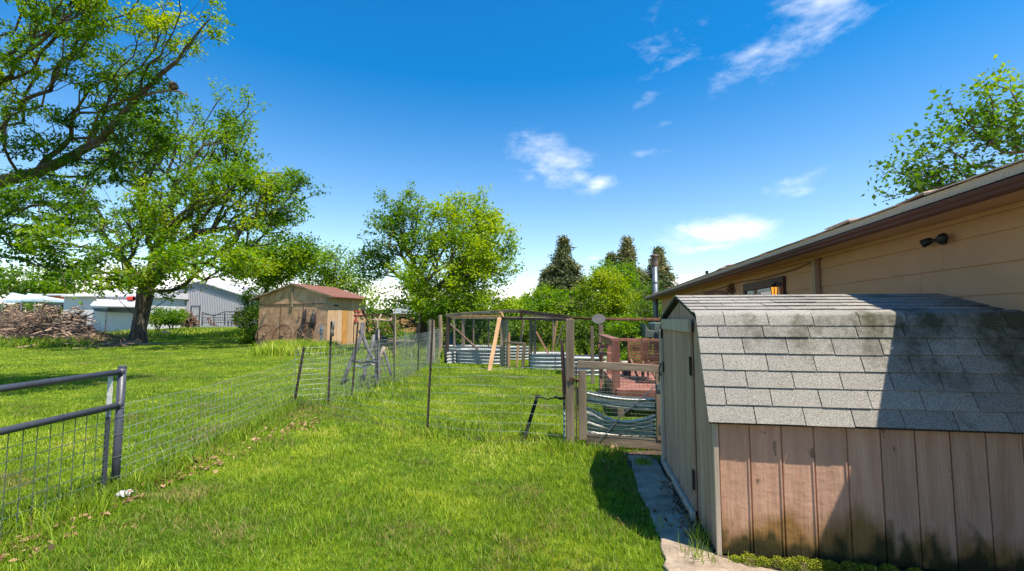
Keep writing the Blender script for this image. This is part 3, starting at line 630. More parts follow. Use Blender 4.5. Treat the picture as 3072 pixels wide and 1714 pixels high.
for k in range(8):
    z = .05+k*.102; j = Vector((-.024, 0, 0)); mb.tube([PA+j+UZ*z, PA+pd*.5+j+UZ*(z+.008), PB+j+UZ*z], .0032, 5)
mb.build('mesh_infill', WIREG, panel)
for z in (.74, .66, .5, .3, .12):
    mb = MB(); ctr = PA+UZ*z; mb.tube([ctr+Vector((math.cos(a)*.037, math.sin(a)*.037, .006*a)) for a in [i*.7 for i in range(12)]], .0028, 4); mb.build('tie_wire', WIRE, panel)
# T posts: prototype (1.55 m), then copies
def tpost_proto(name, label, top_white=False):
    root = thing(name, label, 'fence post', (0, 0, 0))
    mb = MB(); mb.beam((0, 0, -.1), (0, 0, 1.55), .032, .005, side=(1, 0, 0)); mb.beam((0, .012, -.1), (0, .012, 1.545), .005, .022, side=(1, 0, 0))
    for i in range(24): mb.box((0, -.006, .08+i*.06), (.012, .010, .016))
    mb.build('shaft', TPOST, root, world=False)
    return root
proto = tpost_proto('t_post', '')
def lean(a, b_):
    d = (Vector(b_)-Vector(a)); return d.to_track_quat('Z', 'X').to_euler(), d.length
posts = [((-3.96, 8.4, 0), at(912, 1043, 8.35), 'dark leaning steel fence post at the corner where the wire fence bends', 1.5),
         (gr(986, 1215), at(996, 964, 8.6), 'rusty fence post standing just right of the leaning corner post, branch stub at its top', 1.2),
         (gr(1055, 1195), at(1074, 966, 9.35), 'slanting steel fence post in front of the left leg of the branch frame', 1.1),
         (gr(1133, 1163), at(1132, 985, 10.8), 'steel fence post just left of the forked stick', 1.0),
         (gr(1182, 1150), at(1183, 943, 11.5), 'thin tall fence post between the branch frame and the blue-grey mesh', 1.0),
         (gr(1254, 1114), at(1259, 934, 14.1), 'fence post in front of the grey tree trunk left of the coop', 1.0),
         (gr(1282, 1306), at(1299, 958, 6.35), 'long bare steel post in the middle of the near wire fence', 1.0)]
for i, (a, b_, lab, wd) in enumerate(posts):
    e, ln = lean(a, b_); r = proto if i == 0 else None
    if i == 0: proto.location = a; proto.rotation_euler = e; proto.scale = (wd, wd, ln/1.55); tag(proto, lab, group='steel posts of the wire fences')
    else: dup(proto, tuple(a), e, (wd, wd, ln/1.55), lab, 'steel posts of the wire fences')
a = Vector((-3.66-.1, 4.1, 0)); a = gr(308, 1492); b_ = at(332, 1128, a.y)
tp = thing('t_post', 'grey-green steel post with a white painted tip beside the pipe panel', 'fence post', tuple(a), 'steel posts of the wire fences')
mb = MB(); d = (b_-a); w = a.lerp(b_, .66)
mb.beam(a-UZ*.05, w, .04, .006, side=(1, 0, 0)); mb.beam(a+Vector((0, .014, 0)), w+Vector((0, .014, 0)), .006, .026, side=(1, 0, 0))
for i in range(12): p = a.lerp(w, .1+i*.075); mb.box(p+Vector((0, -.008, 0)), (.014, .01, .018))
mb.build('shaft', PIPE, tp); mb = MB(); mb.beam(w, b_, .042, .007, side=(1, 0, 0)); mb.beam(w+Vector((0, .015, 0)), b_+Vector((0, .015, 0)), .007, .026, side=(1, 0, 0)); mb.build('painted_tip', M('chalky_white', [(.3, (.5, .5, .47)), (.7, (.66, .66, .62))], 20, spots=[(25, .6, (.12, .12, .12), .8)]), tp)
# ---------------------------------------------------------------- wire fences
def wire_fence(name, label, pts, tops, nh, dv, mat, rv=.0018, rh=.0024, jig=.008, seed=0, bottom=.02, belly=.0, grade=False, cat='wire fence', skipv=0):
    rnd = random.Random(seed); mb = MB(); pts = [Vector(p) for p in pts]; L_ = [0]
    for a, b_ in zip(pts, pts[1:]): L_.append(L_[-1]+(b_-a).length)
    def P(s, h):
        for i in range(len(pts)-1):
            if s <= L_[i+1]+1e-6:
                f = (s-L_[i])/(L_[i+1]-L_[i]); p = pts[i].lerp(pts[i+1], f); t = tops[i]+(tops[i+1]-tops[i])*f - belly*math.sin(math.pi*f)
                nn = (pts[i+1]-pts[i]).cross(UZ).normalized()
                g_ = hgt(p.x, p.y) if p.y > 27 else 0
                return Vector((p.x, p.y, g_+bottom+(t-bottom)*h))+nn*(.03*math.sin(s*1.7+h*2)+.012*math.sin(s*6.1+h*5))
        return pts[-1]+UZ*(tops[-1]*h)
    Lt = L_[-1]; ns = max(6, int(Lt/.25))
    for k in range(nh):
        h = k/(nh-1); h = h**1.25 if grade else h
        ph = rnd.random()*6; mb.tube([P(Lt*i/ns, h)+UZ*(jig*math.sin(i*.9+ph)) for i in range(ns+1)], rh, 3, caps=False)
    nv = int(Lt/dv)
    if not skipv:
        for i in range(nv+1):
            s = min(Lt, i*dv+rnd.gauss(0, dv*.06)); s = max(0, s); q = rnd.gauss(0, .004)
            mb.tube([P(s, 0)-UZ*.01, P(min(Lt, s+q), .5), P(s, 1)], rv, 3, caps=False)
    o = mb.build(name, mat, loc=tuple(pts[0])); tag(o, label, cat); return o
K1 = Vector((-3.66, 4.32, 0)); K2 = Vector((-3.96, 8.4, 0)); G0 = gr(1703, 1340)
wire_fence('wire_fence', 'low sagging woven wire fence from the pipe panel to the leaning corner post', [K1, K2], [.80, .86], 10, .10, WIRE, .0018, .0026, grade=True, seed=1, belly=.06)
p5 = gr(1254, 1114); p5b = gr(1282, 1100); pcoop = gr(1338, 1093)
wire_fence('wire_fence', 'fine mesh wire fence running from the corner post back past the branch frame', [K2, gr(986, 1215), gr(1055, 1195), gr(1133, 1163), gr(1182, 1150), p5, pcoop+Vector((-.5, .3, 0))],
           [1.05, 1.08, 1.12, 1.10, 1.12, 1.15, 1.15], 12, .062, WIRE, .0027, .0027, seed=2)
wire_fence('wire_fence', 'see-through wire fence across the lawn between the corner post and the garden gate', [K2, gr(1282, 1306), G0+Vector((-.08, 0, 0))], [1.0, .92, .98], 9, .30, WIRE, .0016, .0024, seed=3, skipv=0, jig=.012)
f1 = on(1105, 21); f2 = on(1215, 19.5); f3 = on(1318, 17.5)
wire_fence('wire_fence', 'distant wire fence with stays between the brown shed and the coop', [f1, f2, f3], [.80, .95, 1.0], 6, .16, WIREG, .005, .006, seed=4)
mb = MB(); mb.tube([f2, f2+UZ*1.05], .025, 6); o = mb.build('thin_post', GALV, loc=tuple(f2)); tag(o, 'slim pale pipe post holding up the distant wire fence', 'fence post')
# light net sheet hanging near the coop
a = at(1300, 1000, 16.3); mb = MB()
for i in range(16): 
    f = i/15; t_ = at(1290+f*38, 985+f*6, 16.2); b2 = at(1272+f*46, 1092, 16.2); mb.tube([t_, b2], .004, 3, caps=False)
for k in range(22):
    f = k/21; mb.tube([at(1290-18*f, 985+107*f, 16.2), at(1328-10*f, 991+101*f, 16.2)], .004, 3, caps=False)
o = mb.build('net', WIRE, loc=tuple(a)); tag(o, 'pale wire netting draped beside the left end of the coop', 'netting')
# short dark post leaning by the fence + wire
a = gr(1566, 1326); mb = MB(); top = at(1612, 1190, a.y+.25); mb.beam(a-UZ*.05, top, .05, .04, side=(1, 0, 0), w2=.045); mb.box(top+UZ*.012, (.07, .06, .02))
o = mb.build('leaning_post', M('near_black_wood', [(.3, (.008, .012, .008)), (.7, (.03, .035, .022))], 8, bump=.5), loc=tuple(a)); tag(o, 'short near-black post leaning in the grass left of the garden gate', 'fence post')
mb = MB(); e = Vector(G0)+UZ*.60; mb.tube([top, top.lerp(e, .35)-UZ*.03, top.lerp(e, .7)+UZ*.0, e], .008, 5); mb.tube([top.lerp(e, .6)+UZ*.01, top.lerp(e, .8)-UZ*.02, e+UZ*.01], .012, 5); o = mb.build('twisted_wire', IRON, loc=tuple(top)); tag(o, 'dark twisted wire from the near-black short post to the gate post', 'wire')
# ================================================================ garden gate
GX = Vector((.74, 5.83, 0))
def Gp(t, o, z): return GX+Rr*t-D*o+UZ*z                # t along gate, o toward the lawn
gp = thing('gate_post', 'tall square grey weathered post on the latch side of the garden gate', 'gate post', tuple(GX))
mb = MB(); mb.beam(Gp(-.01, 0, -.05), Gp(.0, 0, 1.60), .105, .10, side=Rr); mb.build('post', GREYWOOD, gp, bevel=.006)
mb = MB(); mb.beam(Gp(.068, .01, 0), Gp(.072, .01, 1.02), .02, .09, side=Rr); mb.build('stop_strip', DARKWOOD, gp)
gp2 = thing('gate_post', 'dark brown post between the garden gate and the shed door', 'gate post', tuple(Gp(1.17, 0, 0)))
mb = MB(); mb.beam(Gp(1.185, 0, -.05), Gp(1.19, 0, 1.59), .085, .09, side=Rr); mb.build('post', DARKWOOD, gp2, bevel=.005)
gate = thing('garden_gate', 'weathered timber gate filled with wavy corrugated metal strips and wire mesh', 'gate', tuple(Gp(.1, 0, 0)))
mb = MB(); mb.beam(Gp(.145, .01, .10), Gp(.145, .01, .955), .10, .045, side=Rr); mb.build('left_stile', GREYWOOD, gate, bevel=.004)
mb = MB(); mb.beam(Gp(1.085, .01, .13), Gp(1.085, .01, .945), .10, .045, side=Rr); mb.build('right_stile', GREYWOOD, gate, bevel=.004)
mb = MB(); mb.beam(Gp(.09, .012, 1.03), Gp(1.15, .012, .985), .045, .09, side=D); mb.build('top_rail', GREYWOODX, gate, bevel=.004)
mb = MB(); mb.beam(Gp(.19, .0, .11), Gp(1.14, .0, .075), .045, .13, side=D); mb.build('bottom_rail', GREYWOODX, gate, bevel=.004)
CORR = M('corrugated_painted', [(.3, (.48, .50, .48)), (.7, (.78, .78, .75))], 3, (.6, .6, 8), rough=.45, bump=.05, metal=.12, spots=[(7, .62, (.12, .09, .06), .6)])
CORRD = M('corrugated_green', [(.3, (.02, .06, .045)), (.7, (.05, .12, .09))], 3, (.6, .6, 8), rough=.3, bump=.05, metal=.2)
def corr_sheet(fn, nu, z0, z1, pitch, amp, mb, tone=.5):
    """fn(u, h)->point, out direction; corrugation runs horizontally"""
    nh = max(4, int((z1-z0)/pitch*8)); rows = []
    for i in range(nh+1):
        h = i/nh; ph = (z1-z0)*h/pitch*2*math.pi; row = []
        for j in range(nu+1):
            p, n_ = fn(j/nu, h); row.append(p+n_*amp*math.sin(ph))
        rows.append(row)
    mb.sheet(rows, tone=tone); return mb
def gate_sheet(z0f, z1f, bulge, pitch, name):
    mb = MB()
    def fn(u, h):
        z = z0f(u)+(z1f(u)-z0f(u))*h; o_ = -.03-bulge*math.sin(math.pi*u)
        return Gp(.20+.83*u, o_, z), -D
    corr_sheet(fn, 26, z0f(.5), z1f(.5), pitch, .015, mb); return mb
sag = lambda a, b_, s: (lambda u: a+(b_-a)*u - s*math.sin(math.pi*u))
gate_sheet(sag(.545, .47, .02), sag(.70, .64, .03), .0, .078, '').build('upper_strip', CORR, gate, smooth=True)
gate_sheet(sag(.12, .13, .0), sag(.50, .43, .13), .05, .075, '').build('lower_sheet', CORR, gate, smooth=True)
# narrow dark green strips across the front of the corrugated sheets
mb = MB()
def band(z0f, z1f, o0=.0):
    for k in range(2): pass
for (za, zb, sg, o_) in ((.66, .60, .03, .012), (.585, .515, .022, .012), (.475, .405, .12, .016), (.41, .345, .10, .02), (.345, .29, .07, .02), (.285, .24, .045, .018), (.225, .19, .02, .016), (.165, .15, .01, .014)):
    zf = sag(za, zb, sg); mb.sheet([[Gp(.20+.83*u/24, .004+o_*math.sin(math.pi*u/24), zf(u/24)+dz) for u in range(25)] for dz in (-.011, .011)], thick=D*.004)
mb.build('green_band', CORRD, gate)
mb = MB()
for i in range(18): t = .2+i*.049; mb.tube([Gp(t, .022, .13), Gp(t+.004, .022, .98)], .0017, 3)
for i in range(17): z = .15+i*.05; mb.tube([Gp(.19, .024, z), Gp(.6, .024, z-.006), Gp(1.04, .024, z-.02)], .0017, 3)
mb.build('wire_mesh', WIREG, gate)
mb = MB()
for o_ in (0, .022): mb.tube([Gp(1.04, .035, .80-o_), Gp(.62, .04, .42-o_*.5), Gp(.30+o_, .035, .05)], .004, 5)
mb.build('brace_cable', GALV, gate)
mb = MB(); mb.box(Gp(1.10, .04, .77), (.10, .012, .07), Matrix.Rotation(-A9, 3, 'Z')); mb.tube([Gp(1.11, .045, .80), Gp(1.15, .055, .83), Gp(1.2, .05, .86)], .006, 5); mb.tube([Gp(1.2, .05, .90), Gp(1.2, .05, .82)], .012, 6); mb.build('latch', M('blue_grey_metal', [(.3, (.10, .15, .16)), (.7, (.2, .27, .28))], 12, rough=.5, metal=.4), gate)
mb = MB(); mb.box(Gp(1.13, .035, .27), (.13, .008, .10), Matrix.Rotation(-A9, 3, 'Z')); mb.tube([Gp(1.14, .045, .21), Gp(1.14, .045, .33)], .01, 6); mb.build('hinge', GALV, gate)
mb = MB(); mb.box(Gp(.06, .055, .84), (.09, .012, .03), Matrix.Rotation(.3, 3, 'Y')); mb.prism([Gp(-.02, .06, .87), Gp(.03, .06, .86), Gp(.0, .06, .78)], D*-.006); mb.tube([Gp(.03, .06, .85), Gp(.13, .06, .83)], .008, 5); mb.build('catch', RUST, gate)
mb = MB()
mb.tube([Gp(.03, .0, 1.605), Gp(.4, .0, 1.602), Gp(.8, .0, 1.598), Gp(1.15, .0, 1.597), Gp(1.2, .0, 1.585), Gp(1.21, 0, 1.55)], .013, 10); mb.tube([Gp(-.05, .03, 1.625), Gp(.6, .03, 1.585), Gp(1.1, .02, 1.583)], .008, 8)
o = mb.build('cross_pipe', RUST, loc=tuple(Gp(.6, 0, 1.6)), smooth=True); tag(o, 'rusty pipe spanning the gate opening from the tall post to the shed', 'pipe')
c = Gp(.36, .03, 1.60); mb = MB(); prof = [(math.cos(a)*.083*(1 if abs(math.cos(a)) < .8 else 1.02), math.sin(a)*.062) for a in [i*math.pi/12 for i in range(24)]]
mb.prism([c+Rr*x+UZ*z for x, z in prof], -D*.008); o = mb.build('oval_plate', M('dull_plate', [(.3, (.20, .175, .17)), (.7, (.30, .26, .25))], 6, rough=.5), loc=tuple(c)); tag(o, 'plain pale oval plate hanging on the rusty cross pipe', 'plate')
# red board and sheet edge behind the post
a = Gp(-.085, -.12, 0); mb = MB(); mb.beam(a+UZ*.45, a+UZ*1.33+Rr*-.03, .03, .09, side=Rr); mb.beam(a+UZ*.62+Rr*.02, a+UZ*1.25-Rr*.01, .02, .05, side=Rr); o = mb.build('red_board', REDWOOD, loc=tuple(a)); tag(o, 'faded red board standing behind the tall gate post', 'board')
mb = MB()
def fn(u, h): return Gp(-.085-.02*u, -.03-.5*u, .02+.55*h), -Rr
corr_sheet(fn, 6, 0, .55, .07, .014, mb); o = mb.build('corrugated_offcut', CORR, loc=tuple(Gp(-.09, 0, 0)), smooth=True); tag(o, 'scrap of corrugated metal seen edge-on behind the gate post', 'metal sheet')
# ================================================================ chicken coop run
def dco(x): return 16.5-(x-1338)*.0068
coop = thing('poultry_run', 'rickety weathered timber poultry run with wire sides and a low peaked beam', 'poultry run', tuple(on(1500, 15.4)))
def cbeam(name, x0, y0, x1, y1, w, h, mat=GREYWOODX, dd=0, side=None, ground=False, bevel=.006):
    a = at(x0, y0, dco(x0)+dd); b_ = at(x1, y1, dco(x1)+dd)
    if ground: b_.z = -.03
    mb = MB(); mb.beam(a, b_, w, h, side=side); return mb.build(name, mat, coop, bevel=bevel)
X_ = (1, -.1, 0)
cbeam('post', 1346, 952, 1338, 1092, .13, .10, DARKWOOD, side=X_, ground=True)
cbeam('top_beam', 1339, 946, 1520, 934, .10, .11, GREYWOODX, side=(0, 1, 0)); cbeam('top_beam', 1512, 935, 1566, 934, .09, .10, GREYWOODX, side=(0, 1, 0)); cbeam('top_beam', 1560, 934, 1706, 951, .10, .10, DARKWOOD, side=(0, 1, 0))
cbeam('under_beam', 1343, 951, 1500, 949, .06, .07, NEWWOOD, .25, side=(0, 1, 0)); cbeam('under_beam', 1570, 940, 1712, 957, .07, .09, GREYWOODX, .4, side=(0, 1, 0))
cbeam('under_beam', 1500, 955, 1700, 960, .06, .075, DARKWOOD, -.05, side=(0, 1, 0))
for (x, w) in ((1507, .17), (1520, .07), (1591, .10), (1603, .09)): cbeam('post', x+2, 957, x, 1100, w, .10, GREYWOOD, 0, X_, True)
cbeam('door_frame', 1510, 1026, 1575, 1032, .06, .07, GREYWOODX, -.1, side=(0, 1, 0)); cbeam('door_frame', 1574, 1029, 1568, 1106, .11, .05, GREYWOOD, -.1, side=X_); cbeam('door_frame', 1512, 1102, 1570, 1108, .05, .05, GREYWOODX, -.1, side=(0, 1, 0))
cbeam('door_frame', 1555, 1036, 1549, 1104, .07, .04, NEWWOOD, .2, side=X_); cbeam('door_frame', 1527, 1000, 1527, 1104, .08, .04, NEWWOOD, .3, side=X_)
cbeam('brace', 1571, 958, 1561, 1031, .08, .05, GREYWOOD, .5, side=X_)
for (a, b_) in (((1499, 936), (1492, 952)), ((1503, 936), (1511, 951))): cbeam('brace', *a, *b_, .05, .04, NEWWOOD, -.12, side=X_)
cbeam('king_post', 1563, 932, 1563, 956, .09, .06, RUST, -.02, side=X_)
# back frame
for (x, w) in ((1390, .13), (1421, .06), (1363, .07), (1466, .06), (1660, .08)): cbeam('rear_post', x, 956, x, 1080, w, .08, GREYWOOD, 3.2, X_, True)
cbeam('rear_beam', 1350, 954, 1680, 955, .07, .08, GREYWOODX, 3.2, side=(0, 1, 0))
cbeam('brace', 1607, 994, 1662, 1091, .045, .04, REDWOOD, .15, side=X_); cbeam('brace', 1671, 962, 1657, 1060, .07, .04, NEWWOOD, 1.8, side=X_); cbeam('brace', 1690, 975, 1668, 1035, .05, .04, GREYWOOD, 1.5, side=X_)
mb = MB()
for i in range(26):
    x = 1350+i*6.2; mb.tube([at(x, 953, dco(x)+.04), at(x-2, 1075, dco(x)+.04)], .0045, 3, caps=False)
for i in range(12):
    y = 960+i*9.5; mb.tube([at(1347, y, dco(1347)+.04), at(1425, y+1, dco(1425)+.04), at(1502, y, dco(1502)+.04)], .003, 3, caps=False)
for i in range(14):
    x = 1608+i*6.2; mb.tube([at(x, 957, dco(x)+.04), at(x-1, 1075, dco(x)+.04)], .0045, 3, caps=False)
for i in range(10):
    x = 1524+i*7; mb.tube([at(x, 960, dco(x)+.04), at(x-1, 1100, dco(x)+.04)], .003, 3, caps=False)
mb.build('wire_mesh', WIREG, coop)
pl = thing('leaning_plank', 'pale fresh plank leaning against the front of the poultry run', 'plank', tuple(on(1468, 14.3)))
mb = MB(); a = at(1499, 953, 15.0); b_ = at(1468, 1119, 14.25); b_.z = -.01; mb.beam(b_, a, .125, .035, side=X_); mb.build('plank', NEWWOOD, pl, bevel=.004)
pl = thing('diagonal_pole', 'thin brown pole leaning inside the left bay of the poultry run', 'pole', tuple(at(1455, 1070, 17)))
mb = MB(); mb.tube([at(1348, 972, 17.2), at(1370, 990, 17.1), at(1415, 1032, 17.0), at(1456, 1071, 16.6)], [.035, .03, .04, .03], 7); mb.build('pole', M('brown_branch', [(.3, (.10, .06, .045)), (.7, (.26, .17, .13))], 9, bump=.4), pl, smooth=True)
# corrugated raised beds
CORR2 = M('corrugated_bed', [(.3, (.30, .32, .33)), (.7, (.46, .48, .48))], 3, (.6, .6, 8), rough=.5, bump=.04, metal=.1)
def bed(label, pts, z1, amp=.036, pitch=.115, closed=True, soil=True):
    c = sum(pts, Vector())/len(pts); root = thing('raised_bed', label, 'raised bed', (c.x, c.y, 0), 'corrugated metal raised beds')
    n = len(pts)
    def fn(u, h):
        x = u*(n if closed else n-1); i = int(x) % n if closed else min(int(x), n-2); f = x-int(x) if closed or x < n-1 else 1.0
        a = pts[i]; b_ = pts[(i+1) % n]; p = a.lerp(b_, f); nn = (p-c); nn.z = 0; nn.normalize(); return Vector((p.x, p.y, z1*h)), nn
    mb = MB(); corr_sheet(fn, n*(1 if closed else 1), 0, z1, pitch, amp, mb); mb.build('corrugated_wall', CORR2, root, smooth=True)
    if soil:
        mb = MB(); mb.prism([Vector((p.x, p.y, z1-.12)) for p in [c.lerp(p, .96) for p in pts]], UZ*.03); mb.build('soil', SOIL, root)
    return root
def stadium(c, a, b_, rot, n=28):
    o = []
    for i in range(n):
        t = 2*math.pi*i/n; x = a*math.copysign(abs(math.cos(t))**.55, math.cos(t)); y = b_*math.copysign(abs(math.sin(t))**.55, math.sin(t))
        o.append(Vector((c[0]+x*math.cos(rot)-y*math.sin(rot), c[1]+x*math.sin(rot)+y*math.cos(rot), 0)))
    return o
# left panel, concave toward the lawn, then the convex long one
q0 = gr(1341, 1093); q1 = gr(1394, 1086); q2 = gr(1500, 1103)
arc = [q0.lerp(q1, i/8)+Vector((0, -.22*math.sin(math.pi*i/8)*-1, 0)) for i in range(9)]
bed('short curved corrugated panel at the left corner of the poultry run', [p+Vector((0, -.30*math.sin(math.pi*i/8), 0)) for i, p in enumerate(arc)]+[q1+Vector((-.1, .8, 0)), q0+Vector((.1, .9, 0))], .42)
bed('long corrugated raised bed along the left bay of the poultry run', stadium(((q1+q2)/2+Vector((.0, .65, 0)))[:2], .95, .55, -.28), .50)
bed('corrugated raised bed behind the diagonal pole, deeper in the run', stadium((on(1420, 19))[:2], 1.2, .5, -.1), .50)
bed('corrugated raised bed to the right of the run door', stadium((on(1650, 14.9))[:2], .66, .55, -.1), .50)
bed('corrugated raised bed seen through the low run door', stadium((on(1545, 18.4))[:2], .55, .5, 0), .48)
bed('corrugated raised bed behind the gate opening left of the deck', stadium((on(1752, 13.4))[:2], .60, .45, -.1), .52)
# ================================================================ deck and things on it
deck = thing('deck', 'low red-brown painted timber deck behind the garden gate', 'deck', (2.6, 8.6, 0))
dk = [Vector((1.72, 7.55, 0)), Vector((3.95, 7.2, 0)), Vector((4.35, 9.9, 0)), Vector((2.05, 10.2, 0))]
mb = MB(); n = 18
for i in range(n):
    f0 = i/n+.002; f1_ = (i+1)/n-.002; a = dk[0].lerp(dk[3], f0); b_ = dk[1].lerp(dk[2], f0); c = dk[1].lerp(dk[2], f1_); d = dk[0].lerp(dk[3], f1_)
    mb.prism([p+UZ*.42 for p in (a, b_, c, d)], UZ*.03)
mb.build('decking', REDWOOD, deck, bevel=.003)
mb = MB(); mb.beam(dk[0]+UZ*.34, dk[1]+UZ*.34, .03, .15, side=D); mb.beam(dk[0]+UZ*.34, dk[3]+UZ*.34, .03, .15, side=Rr); mb.build('rim_board', REDWOOD, deck)
for p in (dk[0], dk[0].lerp(dk[3], .5), dk[0].lerp(dk[1], .5), dk[3]): mb = MB(); mb.beam(p+Vector((.06, .05, 0)), p+Vector((.06, .05, .27)), .1, .1); mb.build('footing', GREYWOOD, deck)
def rpost(x, y0, y1, Y, w=.1, mat=REDWOOD, zb=.0):
    a = at(x, y0, Y); b_ = Vector((a.x, a.y, zb)); mb = MB(); mb.beam(b_, a, w, w, side=Rr); return mb
rpost(1846, 1020, 0, 7.75, .13).build('railing_post', REDWOOD, deck, bevel=.005)
rpost(1802, 975, 0, 10.4, .10).build('railing_post', GREYWOOD, deck, bevel=.005)
rpost(1776, 980, 0, 11.4, .08).build('railing_post', GREYWOOD, deck, bevel=.005)
rpost(1827, 1040, 0, 9.6, .09).build('railing_post', REDWOOD, deck, bevel=.005)
a = at(1846, 1019, 7.75); b_ = at(1806, 1006, 10.3); mb = MB(); mb.beam(a+D*-.06, b_, .16, .04, side=Rr); mb.beam(a-UZ*.08, b_-UZ*.08, .04, .11, side=Rr); mb.build('railing', REDWOOD, deck, bevel=.003)
c = at(1925, 1016, 9.9); a2 = at(1850, 1019, 7.85); mb = MB(); mb.beam(at(1858, 1019, 8.4), at(1992, 1021, 8.9), .05, .05, side=D); mb.build('railing', NEWWOOD if False else REDWOOD, deck)
bench = thing('bench', 'small red-brown painted bench just behind the deck corner post', 'bench', tuple(on(1822, 9.0)))
p = at(1824, 1062, 8.8); mb = MB(); mb.beam(p-Rr*.18, p+Rr*.22, .28, .035, side=D); mb.build('seat', REDWOOD, bench); mb = MB(); mb.beam(p-Rr*.18-D*-.2+UZ*.13, p+Rr*.2-D*-.2+UZ*.13, .03, .07, side=D); mb.build('backrest', REDWOOD, bench)
for sx in (-.14, .18):
    mb = MB(); q = p+Rr*sx; mb.beam(Vector((q.x, q.y, .0)), q, .045, .045); mb.build('leg', REDWOOD, bench)
bn = thing('storage_bin', 'squat grey plastic bin with a pale lid beyond the red post', 'bin', tuple(on(1878, 9.4)))
p = at(1879, 1105, 9.4); z0 = .45; mb = MB(); mb.lathe(Vector((p.x, p.y, z0)), [(.10, 0), (.125, .23), (.13, .25)], 4, tone=.5); mb.build('bin_body', M('grey_plastic', [(.3, (.07, .06, .075)), (.7, (.11, .10, .12))], 5, rough=.5), bn)
mb = MB(); mb.lathe(Vector((p.x, p.y, z0+.25)), [(.14, 0), (.145, .02), (.12, .035)], 4); mb.build('lid', M('pale_lid', [(.3, (.35, .30, .28)), (.7, (.45, .4, .37))], 5, rough=.5), bn)
# folded slatted chairs
CH = M('teak_red', [(.3, (.10, .045, .03)), (.7, (.24, .12, .08))], 6, rough=.5, bump=.15, tone=.3)
def chair(label, c, rz):
    root = thing('slatted_chair', label, 'chair', tuple(c), 'slatted wooden chairs on the deck', rz)
    for sx in (-.21, .21):
        mb = MB(); mb.beam((sx, 0, 0), (sx, .06, .92), .03, .03); mb.build('leg', CH, root, world=False)
        mb = MB(); mb.beam((sx*.9, -.38, 0), (sx*.9, .0, .5), .03, .03); mb.build('leg', CH, root, world=False)
    mb = MB()
    for i in range(10): mb.beam((-.21, .028+i*.004, .44+i*.048), (.21, .028+i*.004, .44+i*.048), .02, .034, side=(0, 1, 0))
    mb.build('backrest', CH, root, world=False); mb = MB()
    for i in range(7): mb.beam((-.2, -.36+i*.055, .42), (.2, -.36+i*.055, .42), .045, .018, side=(0, 1, 0))
    mb.build('seat', CH, root, world=False); return root
cp = at(1957, 1082, 8.6); cp.z = .0
cp = Vector((ray(1957, 1000)[0]*8.5, 8.5, .45-.14))
chair('slatted wooden chair with its back to the gate, nearest the gate', cp, -.25)
chair('slatted wooden chair standing behind the nearest one, left', cp+Vector((-.12, .55, .0)), .3)
# grey-green implement by the flue
imp = thing('metal_hopper', 'grey-green metal hopper with an angled chute standing by the house end', 'hopper', tuple(on(1960, 13)))
HM = M('grey_green_metal', [(.3, (.08, .10, .095)), (.7, (.15, .18, .165))], 4, rough=.5, bump=.1)
mb = MB(); P3 = [(1936, 970), (1945, 990), (1962, 993), (1964, 970), (1976, 968), (1992, 968), (1992, 1015), (1935, 1012)]
mb.prism([at(x, y, 12.6) for x, y in P3], Vector((.05, .8, 0))); mb.build('hopper_body', HM, imp, bevel=.01)
mb = MB(); 
for x in (1940, 1985): q = at(x, 1013, 12.9); mb.beam(Vector((q.x, q.y, 0)), q, .06, .06)
mb.build('leg', HM, imp)
mb = MB(); q = at(1979, 993, 12.55); mb.box(q, (.16, .02, .16)); mb.build('hatch', GALV, imp)
# ================================================================ branch frame (rustic A frames)
BW = M('silvery_branch', [(.3, (.05, .048, .05)), (.7, (.21, .20, .205))], 7, (1, 1, .3), bump=.5, tone=.3)
fr = thing('branch_trellis', 'tall rustic A-frame lashed from silvery peeled branches behind the wire fence', 'garden frame', tuple(on(1120, 11.3)))
def c4(x, y): return 700+x/3.057, 780+y/3.057
def br(name, pts, Y0, Y1, r0, r1, mat=BW, parent=fr, n=7):
    P_ = []
    for i, (x, y) in enumerate(pts):
        f = i/(len(pts)-1); P_.append(at(*c4(x, y), Y0+(Y1-Y0)*f))
    rr = [r0+(r1-r0)*i/(len(pts)-1) for i in range(len(pts))]; mb = MB(); mb.tube(P_, rr, n); return mb.build(name, mat, parent, smooth=True)
br('leg', [(1188, 580), (1180, 690), (1130, 810), (1080, 930), (1040, 1030), (995, 1145)], 11.8, 11.2, .06, .045)
br('leg', [(1160, 650), (1200, 730), (1240, 830), (1290, 920), (1325, 990)], 11.8, 11.5, .05, .04)
br('leg', [(1290, 690), (1270, 810), (1235, 900), (1210, 1000), (1188, 1140)], 12.4, 11.8, .05, .05)
br('leg', [(1325, 640), (1318, 800), (1325, 940), (1318, 1060), (1320, 1172)], 11.0, 10.8, .055, .065)
br('cross_bar', [(1085, 925), (1180, 940), (1270, 935), (1330, 948)], 11.2, 11.1, .035, .03)
br('cross_bar', [(1110, 965), (1170, 985), (1240, 960), (1330, 965)], 11.3, 11.2, .03, .025, M('pale_branch', [(.3, (.2, .2, .2)), (.7, (.4, .4, .38))], 8))
fr2 = thing('branch_trestle', 'smaller pale branch trestle just right of the tall A-frame', 'garden frame', tuple(on(1160, 12)))
br('leg', [(1385, 800), (1350, 870), (1325, 940), (1345, 1040)], 12.6, 12.3, .06, .04, M('tan_branch', [(.3, (.16, .12, .09)), (.7, (.36, .29, .23))], 8), fr2)
br('leg', [(1370, 820), (1395, 880), (1420, 960), (1448, 1060)], 12.6, 12.2, .045, .035, BW, fr2)
br('leg', [(1350, 870), (1375, 950), (1400, 1030)], 12.6, 12.2, .02, .015, BW, fr2)
st = thing('forked_stick', 'pale forked stick with a cross stick standing at the fence', 'stick', tuple(on(1133, 10.9)))
SK = M('peeled_stick', [(.3, (.30, .22, .17)), (.7, (.5, .4, .32))], 9)
